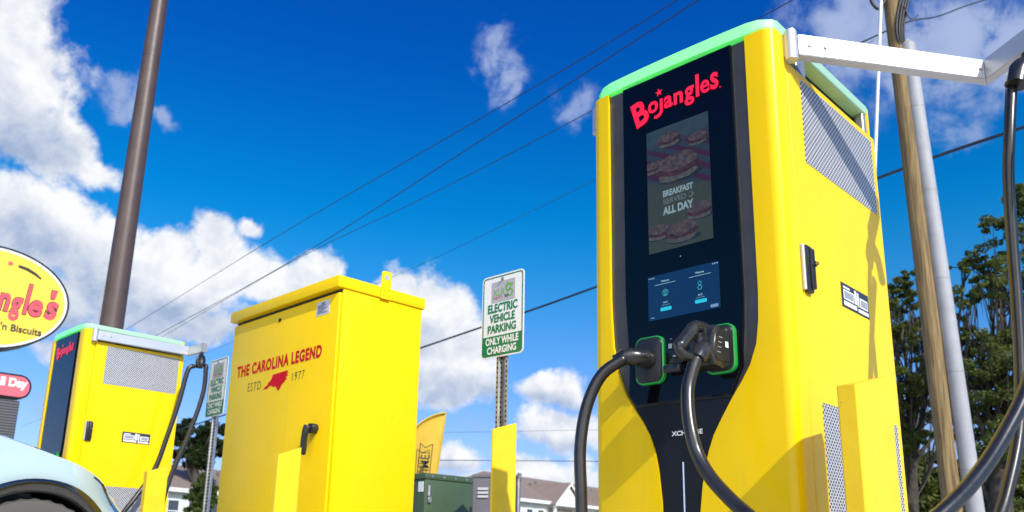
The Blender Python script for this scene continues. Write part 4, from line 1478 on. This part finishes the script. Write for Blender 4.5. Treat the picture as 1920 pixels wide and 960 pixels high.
# printed words reading up the cloth, in front of its folds
bm = BM()
A0 = at(784, 897, 9.93) - fo
A1 = at(805, 848, 9.93) - fo
A0.x = at(803, 897, 9.93).x - fo.x
A1.x = at(806.5, 848, 9.93).x - fo.x
xd_ = (A1 - A0)
ln = xd_.length
xd_ = xd_ / ln
yd2 = Vector((-xd_.z, 0, xd_.x))
text_bm(bm, 'TIME!', A0, xd_, yd2, ln, 0.105, 0.01, 0.0)
q = [at(x, y, 9.93) - fo for x, y in ((777, 935), (788.5, 831), (797.5, 839.5), (811.5, 833), (800, 935))]
for a, b in zip(q, q[1:]):
    tube(bm, [a, b], 0.0055, 6)
bmobj('lettering', bm, mat('flag_ink', (0.035, 0.03, 0.015), 0.6), ff)

# ------------------------------------------------------------------ pale blue car
paint = mat('car_paint', (0.40, 0.53, 0.575), 0.22, coat=1.0, var=0.01, vscale=2)
gloss_black = mat('gloss_black', (0.010, 0.010, 0.010), 0.10, coat=1.0, spec=1.0)
tyre_m = mat('tyre_rubber', (0.085, 0.083, 0.078), 0.8, bump=0.6, bscale=70)
glass_m = mat('car_glass', (0.01, 0.012, 0.014), 0.04)
rim_m = mat('car_rim', (0.35, 0.36, 0.37), 0.3, metal=0.9)
WC = at(75, 900, 3.85)
car0 = Vector((WC.x, WC.y, -0.022))
car = tag(empty('parked_car', car0, -YAW), 'pale blue parked car, its front fender and wheel showing at the left edge', 'car')
# x: right side at 0 and the rest of the car to negative x; y forwards, front axle at 0; z up from the road
CWID = 1.86
RA = 0.405                         # wheel arch radius of the paint edge
ZW = 0.355


def side_x(y, z):
    """outward bulge of the right flank, swept in at the nose"""
    b = 0.012 - 0.10 * max(0, (z - 0.62)) ** 1.5
    if y > 0.10:
        b -= 2.3 * (y - 0.10) ** 2 * min(1, max(0.22, (z - 0.42) / 0.30))
    if z < 0.4:
        b -= 0.06 * (0.4 - z)
    rr_ = math.hypot(y, z - ZW)
    b += 0.020 * math.exp(-((rr_ - RA - 0.03) / 0.07) ** 2)
    return b


SHO = [(-4, 1.035), (-0.95, 1.035), (-0.6, 1.02), (-0.4, 0.985), (-0.22, 0.945), (0.0, 0.885), (0.15, 0.838), (0.28, 0.785), (0.38, 0.72), (0.46, 0.645), (0.54, 0.56), (0.62, 0.48), (0.7, 0.42)]


def shoulder(y):
    for (a_, za), (b_, zb) in zip(SHO, SHO[1:]):
        if a_ <= y <= b_:
            return za + (zb - za) * (y - a_) / (b_ - a_)
    return SHO[-1][1]


def bottom(y, yc):
    d = RA * RA - (y - yc) ** 2
    return max(0.24, ZW + math.sqrt(d)) if d > 0 else 0.24


ys = [-3.55, -3.4, -3.3] + [-2.9 + RA * 1.001 * cos(pi - i * pi / 18) for i in range(19)] + [-2.3, -1.9, -1.5, -1.1, -0.8, -0.6] + [RA * 1.001 * cos(pi - i * pi / 30) for i in range(31)] + [0.42, 0.44, 0.46, 0.48, 0.5, 0.52, 0.54, 0.56, 0.58, 0.60, 0.62]


def flank(sign):
    vs_, fs_ = [], []
    nz = 12
    for y in ys:
        zb = max(bottom(y, 0.0), bottom(y, -2.9))
        zt = max(shoulder(y), zb + 0.03)
        for k in range(nz):
            t = k / (nz - 1)
            z = zb + (zt - zb) * t
            vs_.append((side_x(y, z) if sign > 0 else -CWID - side_x(y, z), y, z))
    for i in range(len(ys) - 1):
        for k in range(nz - 1):
            a = i * nz + k
            fs_.append((a, a + nz, a + nz + 1, a + 1))
    return vs_, fs_, nz


vs, fs, nz = flank(1)
v2, f2, _ = flank(-1)
o2 = len(vs)
vs += v2
fs += [tuple(o2 + i for i in reversed(f)) for f in f2]
# bonnet and upper deck joining the shoulders
nx = 16
for i, y in enumerate(ys):
    zt = max(shoulder(y), max(bottom(y, 0.0), bottom(y, -2.9)) + 0.03)
    xr = side_x(y, zt)
    xl = -CWID - xr
    for j in range(1, nx):
        t = j / nx
        s_ = sin(pi * t) ** 0.55
        vs.append((xr + (xl - xr) * t, y, zt + 0.065 * s_ * (1 - 0.6 * max(0, y / 0.7))))


def deck(i, j):
    if j == 0:
        return i * nz + nz - 1
    if j == nx:
        return o2 + i * nz + nz - 1
    return 2 * o2 + i * (nx - 1) + j - 1


for i in range(len(ys) - 1):
    for j in range(nx):
        fs.append((deck(i, j), deck(i + 1, j), deck(i + 1, j + 1), deck(i, j + 1)))
# nose and tail
for end in (0, len(ys) - 1):
    ring = [end * nz + k for k in range(nz)] + [deck(end, j) for j in range(1, nx)] + [o2 + end * nz + k for k in reversed(range(nz))]
    fs.append(tuple(ring))
bd = rawobj('body', vs, fs, paint, car, auto=32)
# arch linings of gloss black and dark wells
for yc in (0.0, -2.9):
    for sx in (1, -1):
        vs, fs = [], []
        n = 40
        prof = [(RA + 0.002, 0.030), (RA - 0.004, 0.040), (RA - 0.030, 0.038), (RA - 0.052, 0.026), (RA - 0.058, 0.0), (RA - 0.06, -0.30)]
        for i in range(n + 1):
            a = pi * i / n * 1.06 - 0.03 * pi
            for (r_, x) in prof:
                y_, z_ = yc + r_ * cos(a), ZW + r_ * sin(a)
                xx = x + (side_x(y_ - yc, z_) - 0.022 if yc == 0 else 0)
                vs.append((xx if sx > 0 else -CWID - xx, y_, z_))
        m_ = len(prof)
        for i in range(n):
            for k in range(m_ - 1):
                a = i * m_ + k
                fs.append((a, a + m_, a + m_ + 1, a + 1))
        rawobj('wheel_arch', vs, fs, gloss_black, car, smooth=True)
        # wheel
        bm = BM()
        prof = [(0.225, -0.10), (0.255, -0.112), (0.30, -0.113), (0.325, -0.105), (0.337, -0.085), (0.340, -0.05), (0.340, 0.05), (0.337, 0.085), (0.325, 0.105), (0.30, 0.113), (0.255, 0.112), (0.225, 0.10)]
        xc = -0.105 if sx > 0 else -CWID + 0.105
        rings = []
        N = 72
        for i in range(N):
            a = 2 * pi * i / N
            rings.append([bm.verts.new((xc + x, yc + (r_ - (0.007 if i % 2 and r_ > 0.33 else 0)) * cos(a), 0.342 + (r_ - (0.007 if i % 2 and r_ > 0.33 else 0)) * sin(a))) for r_, x in prof])
        for i in range(N):
            for k in range(len(prof)):
                bm.faces.new((rings[i][k], rings[(i + 1) % N][k], rings[(i + 1) % N][(k + 1) % len(prof)], rings[i][(k + 1) % len(prof)]))
        wh = bmobj('wheel', bm, tyre_m, car, auto=25)
        bm = BM()
        ox = xc + 0.085 * sx
        tube(bm, [(ox - 0.05 * sx, yc, 0.342), (ox, yc, 0.342)], 0.06, 20)
        for i in range(5):
            a = 2 * pi * i / 5 + 0.3
            tube(bm, [(ox - 0.01 * sx, yc, 0.342), (ox, yc + 0.222 * cos(a), 0.342 + 0.222 * sin(a))], [0.03, 0.024], 8)
        tube(bm, [(ox - 0.12 * sx, yc, 0.342), (ox + 0.005 * sx, yc, 0.342)], 0.228, 40, cap=False)
        bmobj('rim', bm, rim_m, wh, auto=30)
bm = BM()
box(bm, (-CWID + 0.28, -3.4, 0.22), (-0.42, 0.42, 0.42))
bmobj('underbody', bm, core_dark, car)
# greenhouse
bm = BM()
cabp = [(-0.75, 1.03), (-1.25, 1.34), (-1.6, 1.48), (-2.3, 1.52), (-2.9, 1.42), (-3.4, 1.03)]
for k, (ins, z1) in enumerate(((0.10, 0.0),)):
    low_, up2 = [], []
    for y, z in cabp:
        ins2 = 0.10 + 0.24 * (z - 1.03)
        low_.append(bm.verts.new((-ins2, y, z)))
        up2.append(bm.verts.new((-CWID + ins2, y, z)))
    for i in range(len(cabp) - 1):
        bm.faces.new((low_[i], low_[i + 1], up2[i + 1], up2[i]))
    bm.faces.new(low_)
    bm.faces.new(list(reversed(up2)))
bmobj('windows', bm, glass_m, car)
bm = BM()
pr = [(-1.45, 1.445), (-1.6, 1.49), (-2.3, 1.53), (-2.85, 1.445)]
va = [(bm.verts.new((-0.09 - 0.24 * (z - 1.03), y, z + 0.004)), bm.verts.new((-CWID + 0.09 + 0.24 * (z - 1.03), y, z + 0.004))) for y, z in pr]
for a, b in zip(va, va[1:]):
    bm.faces.new((a[0], b[0], b[1], a[1]))
bmobj('roof', bm, paint, car)
# headlamp with its dark shut line at the corner of the wing
for sx in (1, -1):
    vs, fs = [], []
    grid = 8
    for i in range(grid):
        for j in range(4):
            y = 0.36 + 0.16 * i / (grid - 1)
            z = shoulder(y) - 0.03 - 0.10 * j / 3 * (0.25 + 0.75 * i / (grid - 1))
            x = side_x(y, z) + 0.004
            vs.append((x if sx > 0 else -CWID - x, y, z))
    for i in range(grid - 1):
        for j in range(3):
            a = i * 4 + j
            fs.append((a, a + 4, a + 5, a + 1))
    rawobj('headlight', vs, fs, gloss_black, car, smooth=True)
bm = BM()
tube(bm, [(side_x(y, shoulder(y) - 0.012) + 0.0025, y, shoulder(y) - 0.012) for y in (0.24, 0.27, 0.30, 0.33)], 0.004, 6)
bmobj('shut_line', bm, gloss_black, car)
bm = BM()
zz = [(0.30, shoulder(0.30) - 0.012), (0.335, shoulder(0.335) - 0.03), (0.365, shoulder(0.365) - 0.06)]
tube(bm, [(side_x(y, z) + 0.003, y, z) for y, z in zz], 0.007, 6)
bmobj('shut_line', bm, gloss_black, car)
bm = BM()
tube(bm, [(side_x(y, z) + 0.001, y, z) for y, z in ((-0.62, 0.86), (-0.50, 0.855), (-0.40, 0.845))], 0.003, 6)
bmobj('shut_line', bm, gloss_black, car)

# ------------------------------------------------------------------ trees
def leafmat(name, c1, c2, trans=0.4):
    def f(g, b, oc):
        ri = g.n('ShaderNodeNewGeometry')
        n_ = g.noise(oc, 0.9, 3)
        c = g.mix(g.smooth(n_, 0.35, 0.65), (*c1, 1), (*c2, 1))
        c = g.mix(g.m('MULTIPLY', ri.outputs['Random Per Island'], 0.45), c, (c2[0] * 1.5, c2[1] * 1.25, c2[2], 1))
        g.t.links.new(c, b.inputs['Base Color'])
        tr_ = g.n('ShaderNodeBsdfTranslucent')
        g.t.links.new(c, tr_.inputs[0])
        ms = g.n('ShaderNodeMixShader')
        ms.inputs[0].default_value = trans
        g.t.links.new(b.outputs[0], ms.inputs[1])
        g.t.links.new(tr_.outputs[0], ms.inputs[2])
        g.t.links.new(ms.outputs[0], g.t.nodes['Material Output'].inputs[0])
    return mat(name, c1, 0.6, build=f, spec=0.3)


oak_leaf = leafmat('oak_leaves', (0.045, 0.080, 0.022), (0.13, 0.17, 0.042))
olive_leaf = leafmat('olive_leaves', (0.05, 0.082, 0.020), (0.135, 0.165, 0.036))
pine_leaf = leafmat('pine_leaves', (0.016, 0.036, 0.014), (0.040, 0.066, 0.022))
fresh_leaf = leafmat('fresh_leaves', (0.035, 0.075, 0.016), (0.085, 0.13, 0.03))
bark = mat('bark', (0.055, 0.045, 0.036), 0.9, var=0.35, vscale=6, bump=0.6, bscale=20)
moss_m = mat('hanging_moss', (0.11, 0.115, 0.085), 0.9, var=0.3, vscale=3)


def leaves(vs_, fs_, rnd, c, rad, n, size, flat=0.75):
    for _ in range(n):
        while True:
            d = Vector((rnd.uniform(-1, 1), rnd.uniform(-1, 1), rnd.uniform(-1, 1)))
            if d.length < 1:
                break
        p = c + Vector((d.x * rad[0], d.y * rad[1], d.z * rad[2]))
        nrm = Vector((rnd.gauss(0, 1), rnd.gauss(0, 1), rnd.gauss(0.4, 1))).normalized()
        a = nrm.orthogonal().normalized()
        a = Quaternion(nrm, rnd.uniform(0, 6.28)) @ a
        b = nrm.cross(a)
        s_ = size * rnd.uniform(0.5, 1.6)
        k_ = len(vs_)
        vs_.extend([p - a * s_, p - b * s_ * 0.45, p + a * s_, p + b * s_ * 0.45])
        fs_.append((k_, k_ + 1, k_ + 2, k_ + 3))


def tree(name, label, cat, base, trunk_top, trunk_r, clumps, leaf_m, size, dens, seed, group=None, moss=0):
    """clumps: (centre, radius vector); limbs run from the trunk to each clump, twigs into sub-clumps"""
    rnd = random.Random(seed)
    root = tag(empty(name, base), label, cat, group)
    base = Vector(base)
    bm_ = BM()
    T = Vector(trunk_top) - base
    mid = T * 0.5 + Vector((rnd.uniform(-.2, .2), rnd.uniform(-.2, .2), 0))
    tr_ = crom([Vector((0, 0, -0.1)), mid, T], 6)
    tube(bm_, tr_, [trunk_r * (1.25 - 0.55 * i / (len(tr_) - 1)) for i in range(len(tr_))], 10)
    vs_, fs_ = [], []
    mv, mf = [], []
    for c, rad in clumps:
        c = Vector(c) - base
        st = tr_[min(len(tr_) - 1, max(2, int(len(tr_) * rnd.uniform(0.35, 1.0))))]
        m1 = st.lerp(c, 0.55) + Vector((rnd.uniform(-.9, .9), rnd.uniform(-.7, .7), rnd.uniform(-0.5, 0.5))) * min(1.0, trunk_r / 0.3)
        path = crom([st, m1, c], 6)
        r0_ = trunk_r * rnd.uniform(0.16, 0.30)
        tube(bm_, path, [r0_ * (1 - 0.8 * i / (len(path) - 1)) for i in range(len(path))], 6)
        vol = rad[0] * rad[2]
        ns = max(5, int(dens * (rad[0] * rad[2]) ** 0.5 * 17))
        for _ in range(ns):
            d = Vector((rnd.gauss(0, 0.62), rnd.gauss(0, 0.62), rnd.gauss(0, 0.60)))
            if d.length > 1.25:
                d = d.normalized() * 1.25
            sc = c + Vector((d.x * rad[0], d.y * rad[1], d.z * rad[2]))
            if rnd.random() < 0.55:
                e = path[rnd.randint(2, len(path) - 1)]
                tube(bm_, [e, e.lerp(sc, 0.55) + Vector((0, 0, rnd.uniform(-.05, .15))), sc], [0.03 * trunk_r / 0.3, 0.018, 0.008], 4)
            sr = rnd.uniform(0.12, 0.36) * (rad[0] + rad[2]) * 0.5
            leaves(vs_, fs_, rnd, sc, (sr * 1.25, sr * 1.25, sr * 0.75), int(40 + 330 * sr), size)
            if moss and rnd.random() < moss:
                for _k in range(5):
                    p = sc + Vector((rnd.uniform(-sr, sr), rnd.uniform(-sr, sr), -sr * 0.4))
                    L_ = rnd.uniform(0.15, 0.6)
                    w_ = rnd.uniform(0.012, 0.03)
                    a = Vector((rnd.gauss(0, 1), rnd.gauss(0, 1), 0)).normalized() * w_
                    k_ = len(mv)
                    mv.extend([p - a, p + a, p + a * 0.7 + Vector((0.02, 0, -L_ * 0.6)), p + Vector((rnd.uniform(-.05, .05), 0, -L_)), p - a * 0.6 + Vector((0, 0, -L_ * 0.55))])
                    mf.append((k_, k_ + 1, k_ + 2, k_ + 3, k_ + 4))
    bmobj('trunk', bm_, bark, root, smooth=True)
    nl = len(fs_)
    o_ = len(vs_)
    cr_ = rawobj('crown', vs_ + mv, fs_ + [tuple(o_ + i for i in f) for f in mf], [leaf_m, moss_m], root)
    for p in list(cr_.data.polygons)[nl:]:
        p.material_index = 1
    return root


def cl(px, py, Y, rx, rz=None, ry=None):
    c = at(px, py, Y)
    k_ = (c - Vector((0, 0, CAMZ))).length / FPX
    rx, rz = rx * k_, (rz or rx) * k_
    return (c, (rx, ry * k_ if ry else rx, rz))


def gb(px, Y):
    p = at(px, 1060, Y)
    return (p.x, p.y, -0.13)


# large oak at the right
Y0 = 24.0
tree('oak_tree', 'large dark oak with open spreading limbs, rising at the right behind the hanging cables', 'tree', gb(1880, Y0), at(1872, 830, Y0), 0.34,
     [cl(1895, 420, 23, 34, 26), cl(1925, 390, 23, 30, 30), cl(1848, 492, 23.5, 36, 24), cl(1812, 500, 24, 20, 14), cl(1880, 520, 23, 36, 26), cl(1858, 548, 23, 46, 20), cl(1915, 560, 24, 36, 26), cl(1822, 560, 24, 22, 14),
      cl(1900, 640, 23, 44, 22), cl(1830, 650, 24, 40, 20), cl(1790, 610, 24, 26, 16), cl(1870, 690, 23, 66, 36), cl(1815, 705, 24, 44, 26), cl(1930, 720, 23, 50, 44), cl(1850, 770, 24, 60, 26),
      cl(1890, 835, 23, 60, 28), cl(1815, 800, 24.5, 40, 24), cl(1960, 500, 24, 50, 60), cl(1980, 650, 24, 60, 70), cl(2010, 420, 24, 60, 60)], oak_leaf, 0.058, 2.0, 11, 'trees on the far verge', moss=0.05)
tree('oak_tree', 'olive green oak hung with moss, seen between the large charging station and the utility pole', 'tree', gb(1700, 29), at(1706, 860, 29), 0.32,
     [cl(1690, 520, 28, 30, 20), cl(1662, 545, 28, 30, 30), cl(1712, 550, 28, 26, 24), cl(1690, 585, 29, 46, 24), cl(1745, 560, 29, 24, 26), cl(1680, 640, 28, 36, 30), cl(1728, 640, 29, 34, 30), cl(1765, 580, 29, 24, 22), cl(1700, 700, 28, 40, 28),
      cl(1690, 760, 28, 36, 28), cl(1735, 740, 29, 40, 30), cl(1775, 660, 29, 30, 22), cl(1712, 820, 28, 40, 26), cl(1640, 640, 29, 40, 50), cl(1600, 720, 29, 50, 60), cl(1770, 760, 30, 30, 26)], olive_leaf, 0.062, 1.7, 5, 'trees on the far verge', moss=0.06)
tree('oak_tree', 'dark shrubby tree low behind the foot of the utility pole', 'tree', gb(1790, 34), at(1790, 950, 34), 0.22,
     [cl(1730, 905, 33, 44, 34), cl(1790, 900, 33, 44, 36), cl(1850, 912, 33, 46, 34), cl(1900, 905, 33, 44, 40), cl(1690, 920, 33, 40, 36), cl(1640, 900, 34, 50, 46), cl(1950, 900, 34, 50, 50), cl(1760, 955, 33, 60, 36), cl(1860, 965, 33, 70, 36)], oak_leaf, 0.11, 3.0, 23, 'trees on the far verge')
# pines behind the smaller charger
tree('pine_tree', 'dark pine tree above the apartment roof, behind the far parking sign', 'tree', gb(366, 62), at(366, 850, 62), 0.30,
     [cl(345, 800, 62, 18, 10), cl(372, 812, 62, 20, 9), cl(338, 822, 62, 16, 9), cl(360, 832, 62, 22, 9), cl(385, 828, 62, 16, 9), cl(350, 850, 62, 22, 9), cl(380, 850, 62, 20, 9), cl(365, 868, 62, 26, 8), cl(400, 806, 62, 18, 12), cl(410, 840, 62, 18, 14)], pine_leaf, 0.17, 2.2, 3)
tree('round_tree', 'small bright green round tree in front of the pale apartment walls', 'tree', gb(378, 40), at(378, 955, 40), 0.14,
     [cl(372, 912, 40, 12, 12), cl(384, 905, 40, 12, 14), cl(380, 930, 40, 20, 16), cl(366, 936, 40, 12, 10), cl(392, 928, 40, 14, 14), cl(380, 955, 40, 20, 12)], fresh_leaf, 0.11, 3.2, 9, None)


# ------------------------------------------------------------------ apartment buildings
def shingles(g, b, oc):
    br = g.n('ShaderNodeTexBrick')
    g.put(br.inputs['Vector'], oc)
    br.inputs['Scale'].default_value = 3.0
    br.inputs['Color1'].default_value = (0.22, 0.165, 0.135, 1)
    br.inputs['Color2'].default_value = (0.27, 0.205, 0.17, 1)
    br.inputs['Mortar'].default_value = (0.17, 0.13, 0.11, 1)
    br.inputs['Mortar Size'].default_value = 0.02
    c = g.mix(g.m('MULTIPLY', g.noise(oc, 0.8, 5), 0.6), br.outputs[0], (0.26, 0.20, 0.17, 1))
    g.t.links.new(c, b.inputs['Base Color'])


roof_m = mat('brown_shingles', (0.24, 0.18, 0.15), 0.9, build=shingles)
wall_m = mat('white_siding', (0.72, 0.72, 0.72), 0.7, var=0.03, vscale=1.0)
trim_m = mat('white_trim', (0.80, 0.80, 0.80), 0.6)
win_m = mat('window_dark', (0.06, 0.075, 0.09), 0.1)
shade_m = mat('porch_beige', (0.36, 0.30, 0.22), 0.8)


def apartment(label, org, yaw, L_, D_, ze, zr, gables, hip):
    """x = out of the face we see, y = along it (away from camera), z up"""
    root = tag(empty('apartment_building', (org[0], org[1], -0.13), -yaw), label, 'building', 'apartment buildings')
    bm_ = BM()
    box(bm_, (-D_, 0, 0), (0, L_, ze))
    bmobj('wall', bm_, wall_m, root)
    ov_ = 0.45
    bm_ = BM()
    e = [(ov_, -ov_, ze), (ov_, L_ + ov_, ze), (-D_ - ov_, L_ + ov_, ze), (-D_ - ov_, -ov_, ze)]
    rdg = [(-D_ / 2, hip, zr), (-D_ / 2, L_ - hip, zr)]
    v = [bm_.verts.new(p) for p in e + rdg]
    v2_ = [bm_.verts.new((p[0], p[1], p[2] - 0.02)) for p in e]
    for f in ((0, 1, 5, 4), (1, 2, 5), (2, 3, 4, 5), (3, 0, 4)):
        bm_.faces.new([v[i] for i in f])
    bm_.faces.new(list(reversed(v2_)))
    for i in range(4):
        bm_.faces.new((v2_[i], v2_[(i + 1) % 4], v[(i + 1) % 4], v[i]))
    rf_ = bmobj('roof', bm_, roof_m, root)
    bm_ = BM()
    for k_ in range(int(L_ / 3.4)):
        y_ = 2.2 + k_ * 3.3 + (k_ % 2) * 0.9
        x_ = -D_ / 2 * (0.35 + 0.3 * (k_ % 3) / 2)
        z_ = ze + (zr - ze) * (ov_ - x_) / (ov_ + D_ / 2)
        tube(bm_, [(x_, y_, z_ - 0.1), (x_, y_, z_ + 0.32)], 0.10, 8)
    bmobj('vent_pipes', bm_, mat('vent_grey', (0.12, 0.11, 0.11), 0.6), rf_, auto=40)
    bm_ = BM()
    box(bm_, (ov_ - 0.05, -ov_, ze - 0.30), (ov_ + 0.08, L_ + ov_, ze - 0.025))
    box(bm_, (-D_ - ov_, -ov_ - 0.08, ze - 0.30), (ov_ - 0.051, -ov_ + 0.05, ze - 0.025))
    box(bm_, (0.0, -0.1, ze - 0.30), (ov_ - 0.06, L_ + 0.1, ze - 0.24))
    bmobj('fascia', bm_, trim_m, root)
    bays = []
    for (y0, w_) in gables:
        bm_ = BM()
        h_ = w_ * 0.36
        pts_ = [(y0, ze - 0.1), (y0 + w_, ze - 0.1), (y0 + w_ / 2, ze - 0.1 + h_)]
        d_ = 0.9
        a = [bm_.verts.new((d_, y, z)) for y, z in pts_]
        bm_.faces.new(a)
        pe = bmobj('gable', bm_, wall_m, root)
        bm_ = BM()
        bk = -D_ / 2 * 0.75
        o_ = [(y0 - 0.35, ze - 0.28), (y0 + w_ / 2, ze + h_ + 0.12), (y0 + w_ + 0.35, ze - 0.28)]
        for a_, b_ in ((o_[0], o_[1]), (o_[1], o_[2])):
            q4 = [bm_.verts.new(p) for p in ((d_ + 0.25, *a_), (d_ + 0.25, *b_), (bk, *b_), (bk, *a_))]
            bm_.faces.new(q4)
        bmobj('gable_roof', bm_, roof_m, pe)
        bm_ = BM()
        for a_, b_ in ((o_[0], o_[1]), (o_[1], o_[2])):
            q4 = [(d_ + 0.26, *a_), (d_ + 0.26, *b_)]
            va_ = [bm_.verts.new(p) for p in (q4[0], q4[1], (q4[1][0], q4[1][1], q4[1][2] - 0.3), (q4[0][0], q4[0][1], q4[0][2] - 0.3))]
            bm_.faces.new(va_)
        q4 = [bm_.verts.new(p) for p in ((d_ + 0.27, y0 - 0.2, ze - 0.42), (d_ + 0.27, y0 + w_ + 0.2, ze - 0.42), (d_ + 0.27, y0 + w_ + 0.2, ze - 0.14), (d_ + 0.27, y0 - 0.2, ze - 0.14))]
        bm_.faces.new(q4)
        bmobj('gable_trim', bm_, trim_m, pe)
        # balconies under the gable
        for fl_ in range(3):
            zb_ = ze - 2.75 - fl_ * 2.85
            if zb_ < 0.2:
                break
            bm_ = BM()
            box(bm_, (0.0, y0, zb_ - 0.15), (d_, y0 + w_, zb_))
            for yy in (y0, y0 + w_ - 0.22):
                box(bm_, (d_ - 0.22, yy, zb_), (d_, yy + 0.22, zb_ + 2.35))
            nb = int(w_ / 0.16)
            for k_ in range(nb):
                yy = y0 + 0.22 + (w_ - 0.44) * k_ / max(nb - 1, 1)
                box(bm_, (d_ - 0.08, yy - 0.02, zb_ + 0.003), (d_ - 0.04, yy + 0.02, zb_ + 0.95))
            box(bm_, (d_ - 0.10, y0 + 0.23, zb_ + 0.95), (d_ - 0.02, y0 + w_ - 0.23, zb_ + 1.02))
            bal = bmobj('balcony', bm_, trim_m, root)
            bm_ = BM()
            box(bm_, (0.002, y0 + 0.3, zb_ + 0.01), (0.03, y0 + w_ - 0.3, zb_ + 2.2))
            bmobj('balcony_door', bm_, shade_m, bal)
        bays.append((y0, y0 + w_))
    y = 1.0
    while y < L_ - 1.2:
        if not any(a - 0.9 < y < b + 0.4 for a, b in bays):
            for fl_ in range(3):
                z_ = ze - 2.25 - fl_ * 2.85
                if z_ < 0.3:
                    break
                bm_ = BM()
                box(bm_, (0.0, y - 0.12, z_ - 0.12), (0.05, y + 0.97, z_ + 1.52))
                fr = bmobj('window', bm_, trim_m, root)
                bm_ = BM()
                box(bm_, (0.045, y, z_), (0.058, y + 0.85, z_ + 0.66))
                box(bm_, (0.045, y, z_ + 0.74), (0.058, y + 0.85, z_ + 1.4))
                bmobj('pane', bm_, win_m, fr)
        y += 1.75
    return root


ra_ = R(35)
A = at(975, 960, 74)
zr_a = at(985, 898, 74).z + 0.45
ze_a = at(1010, 936, 77).z
apartment('pale apartment building with long brown roof, low behind the large charging station', (A.x, A.y), ra_, 34, 13, ze_a, zr_a + 0.9, [(4.2, 4.6), (13.0, 4.6), (22, 4.6)], 3.4)
B_ = at(290, 960, 58)
zr_b = at(330, 870, 62).z
ze_b = at(320, 910, 59).z
apartment('pale apartment building with brown roof, low behind the smaller charging station and far sign', (B_.x, B_.y), R(28), 26, 12, ze_b, zr_b + 0.5, [(7.0, 4.4), (16, 4.4)], 3.0)
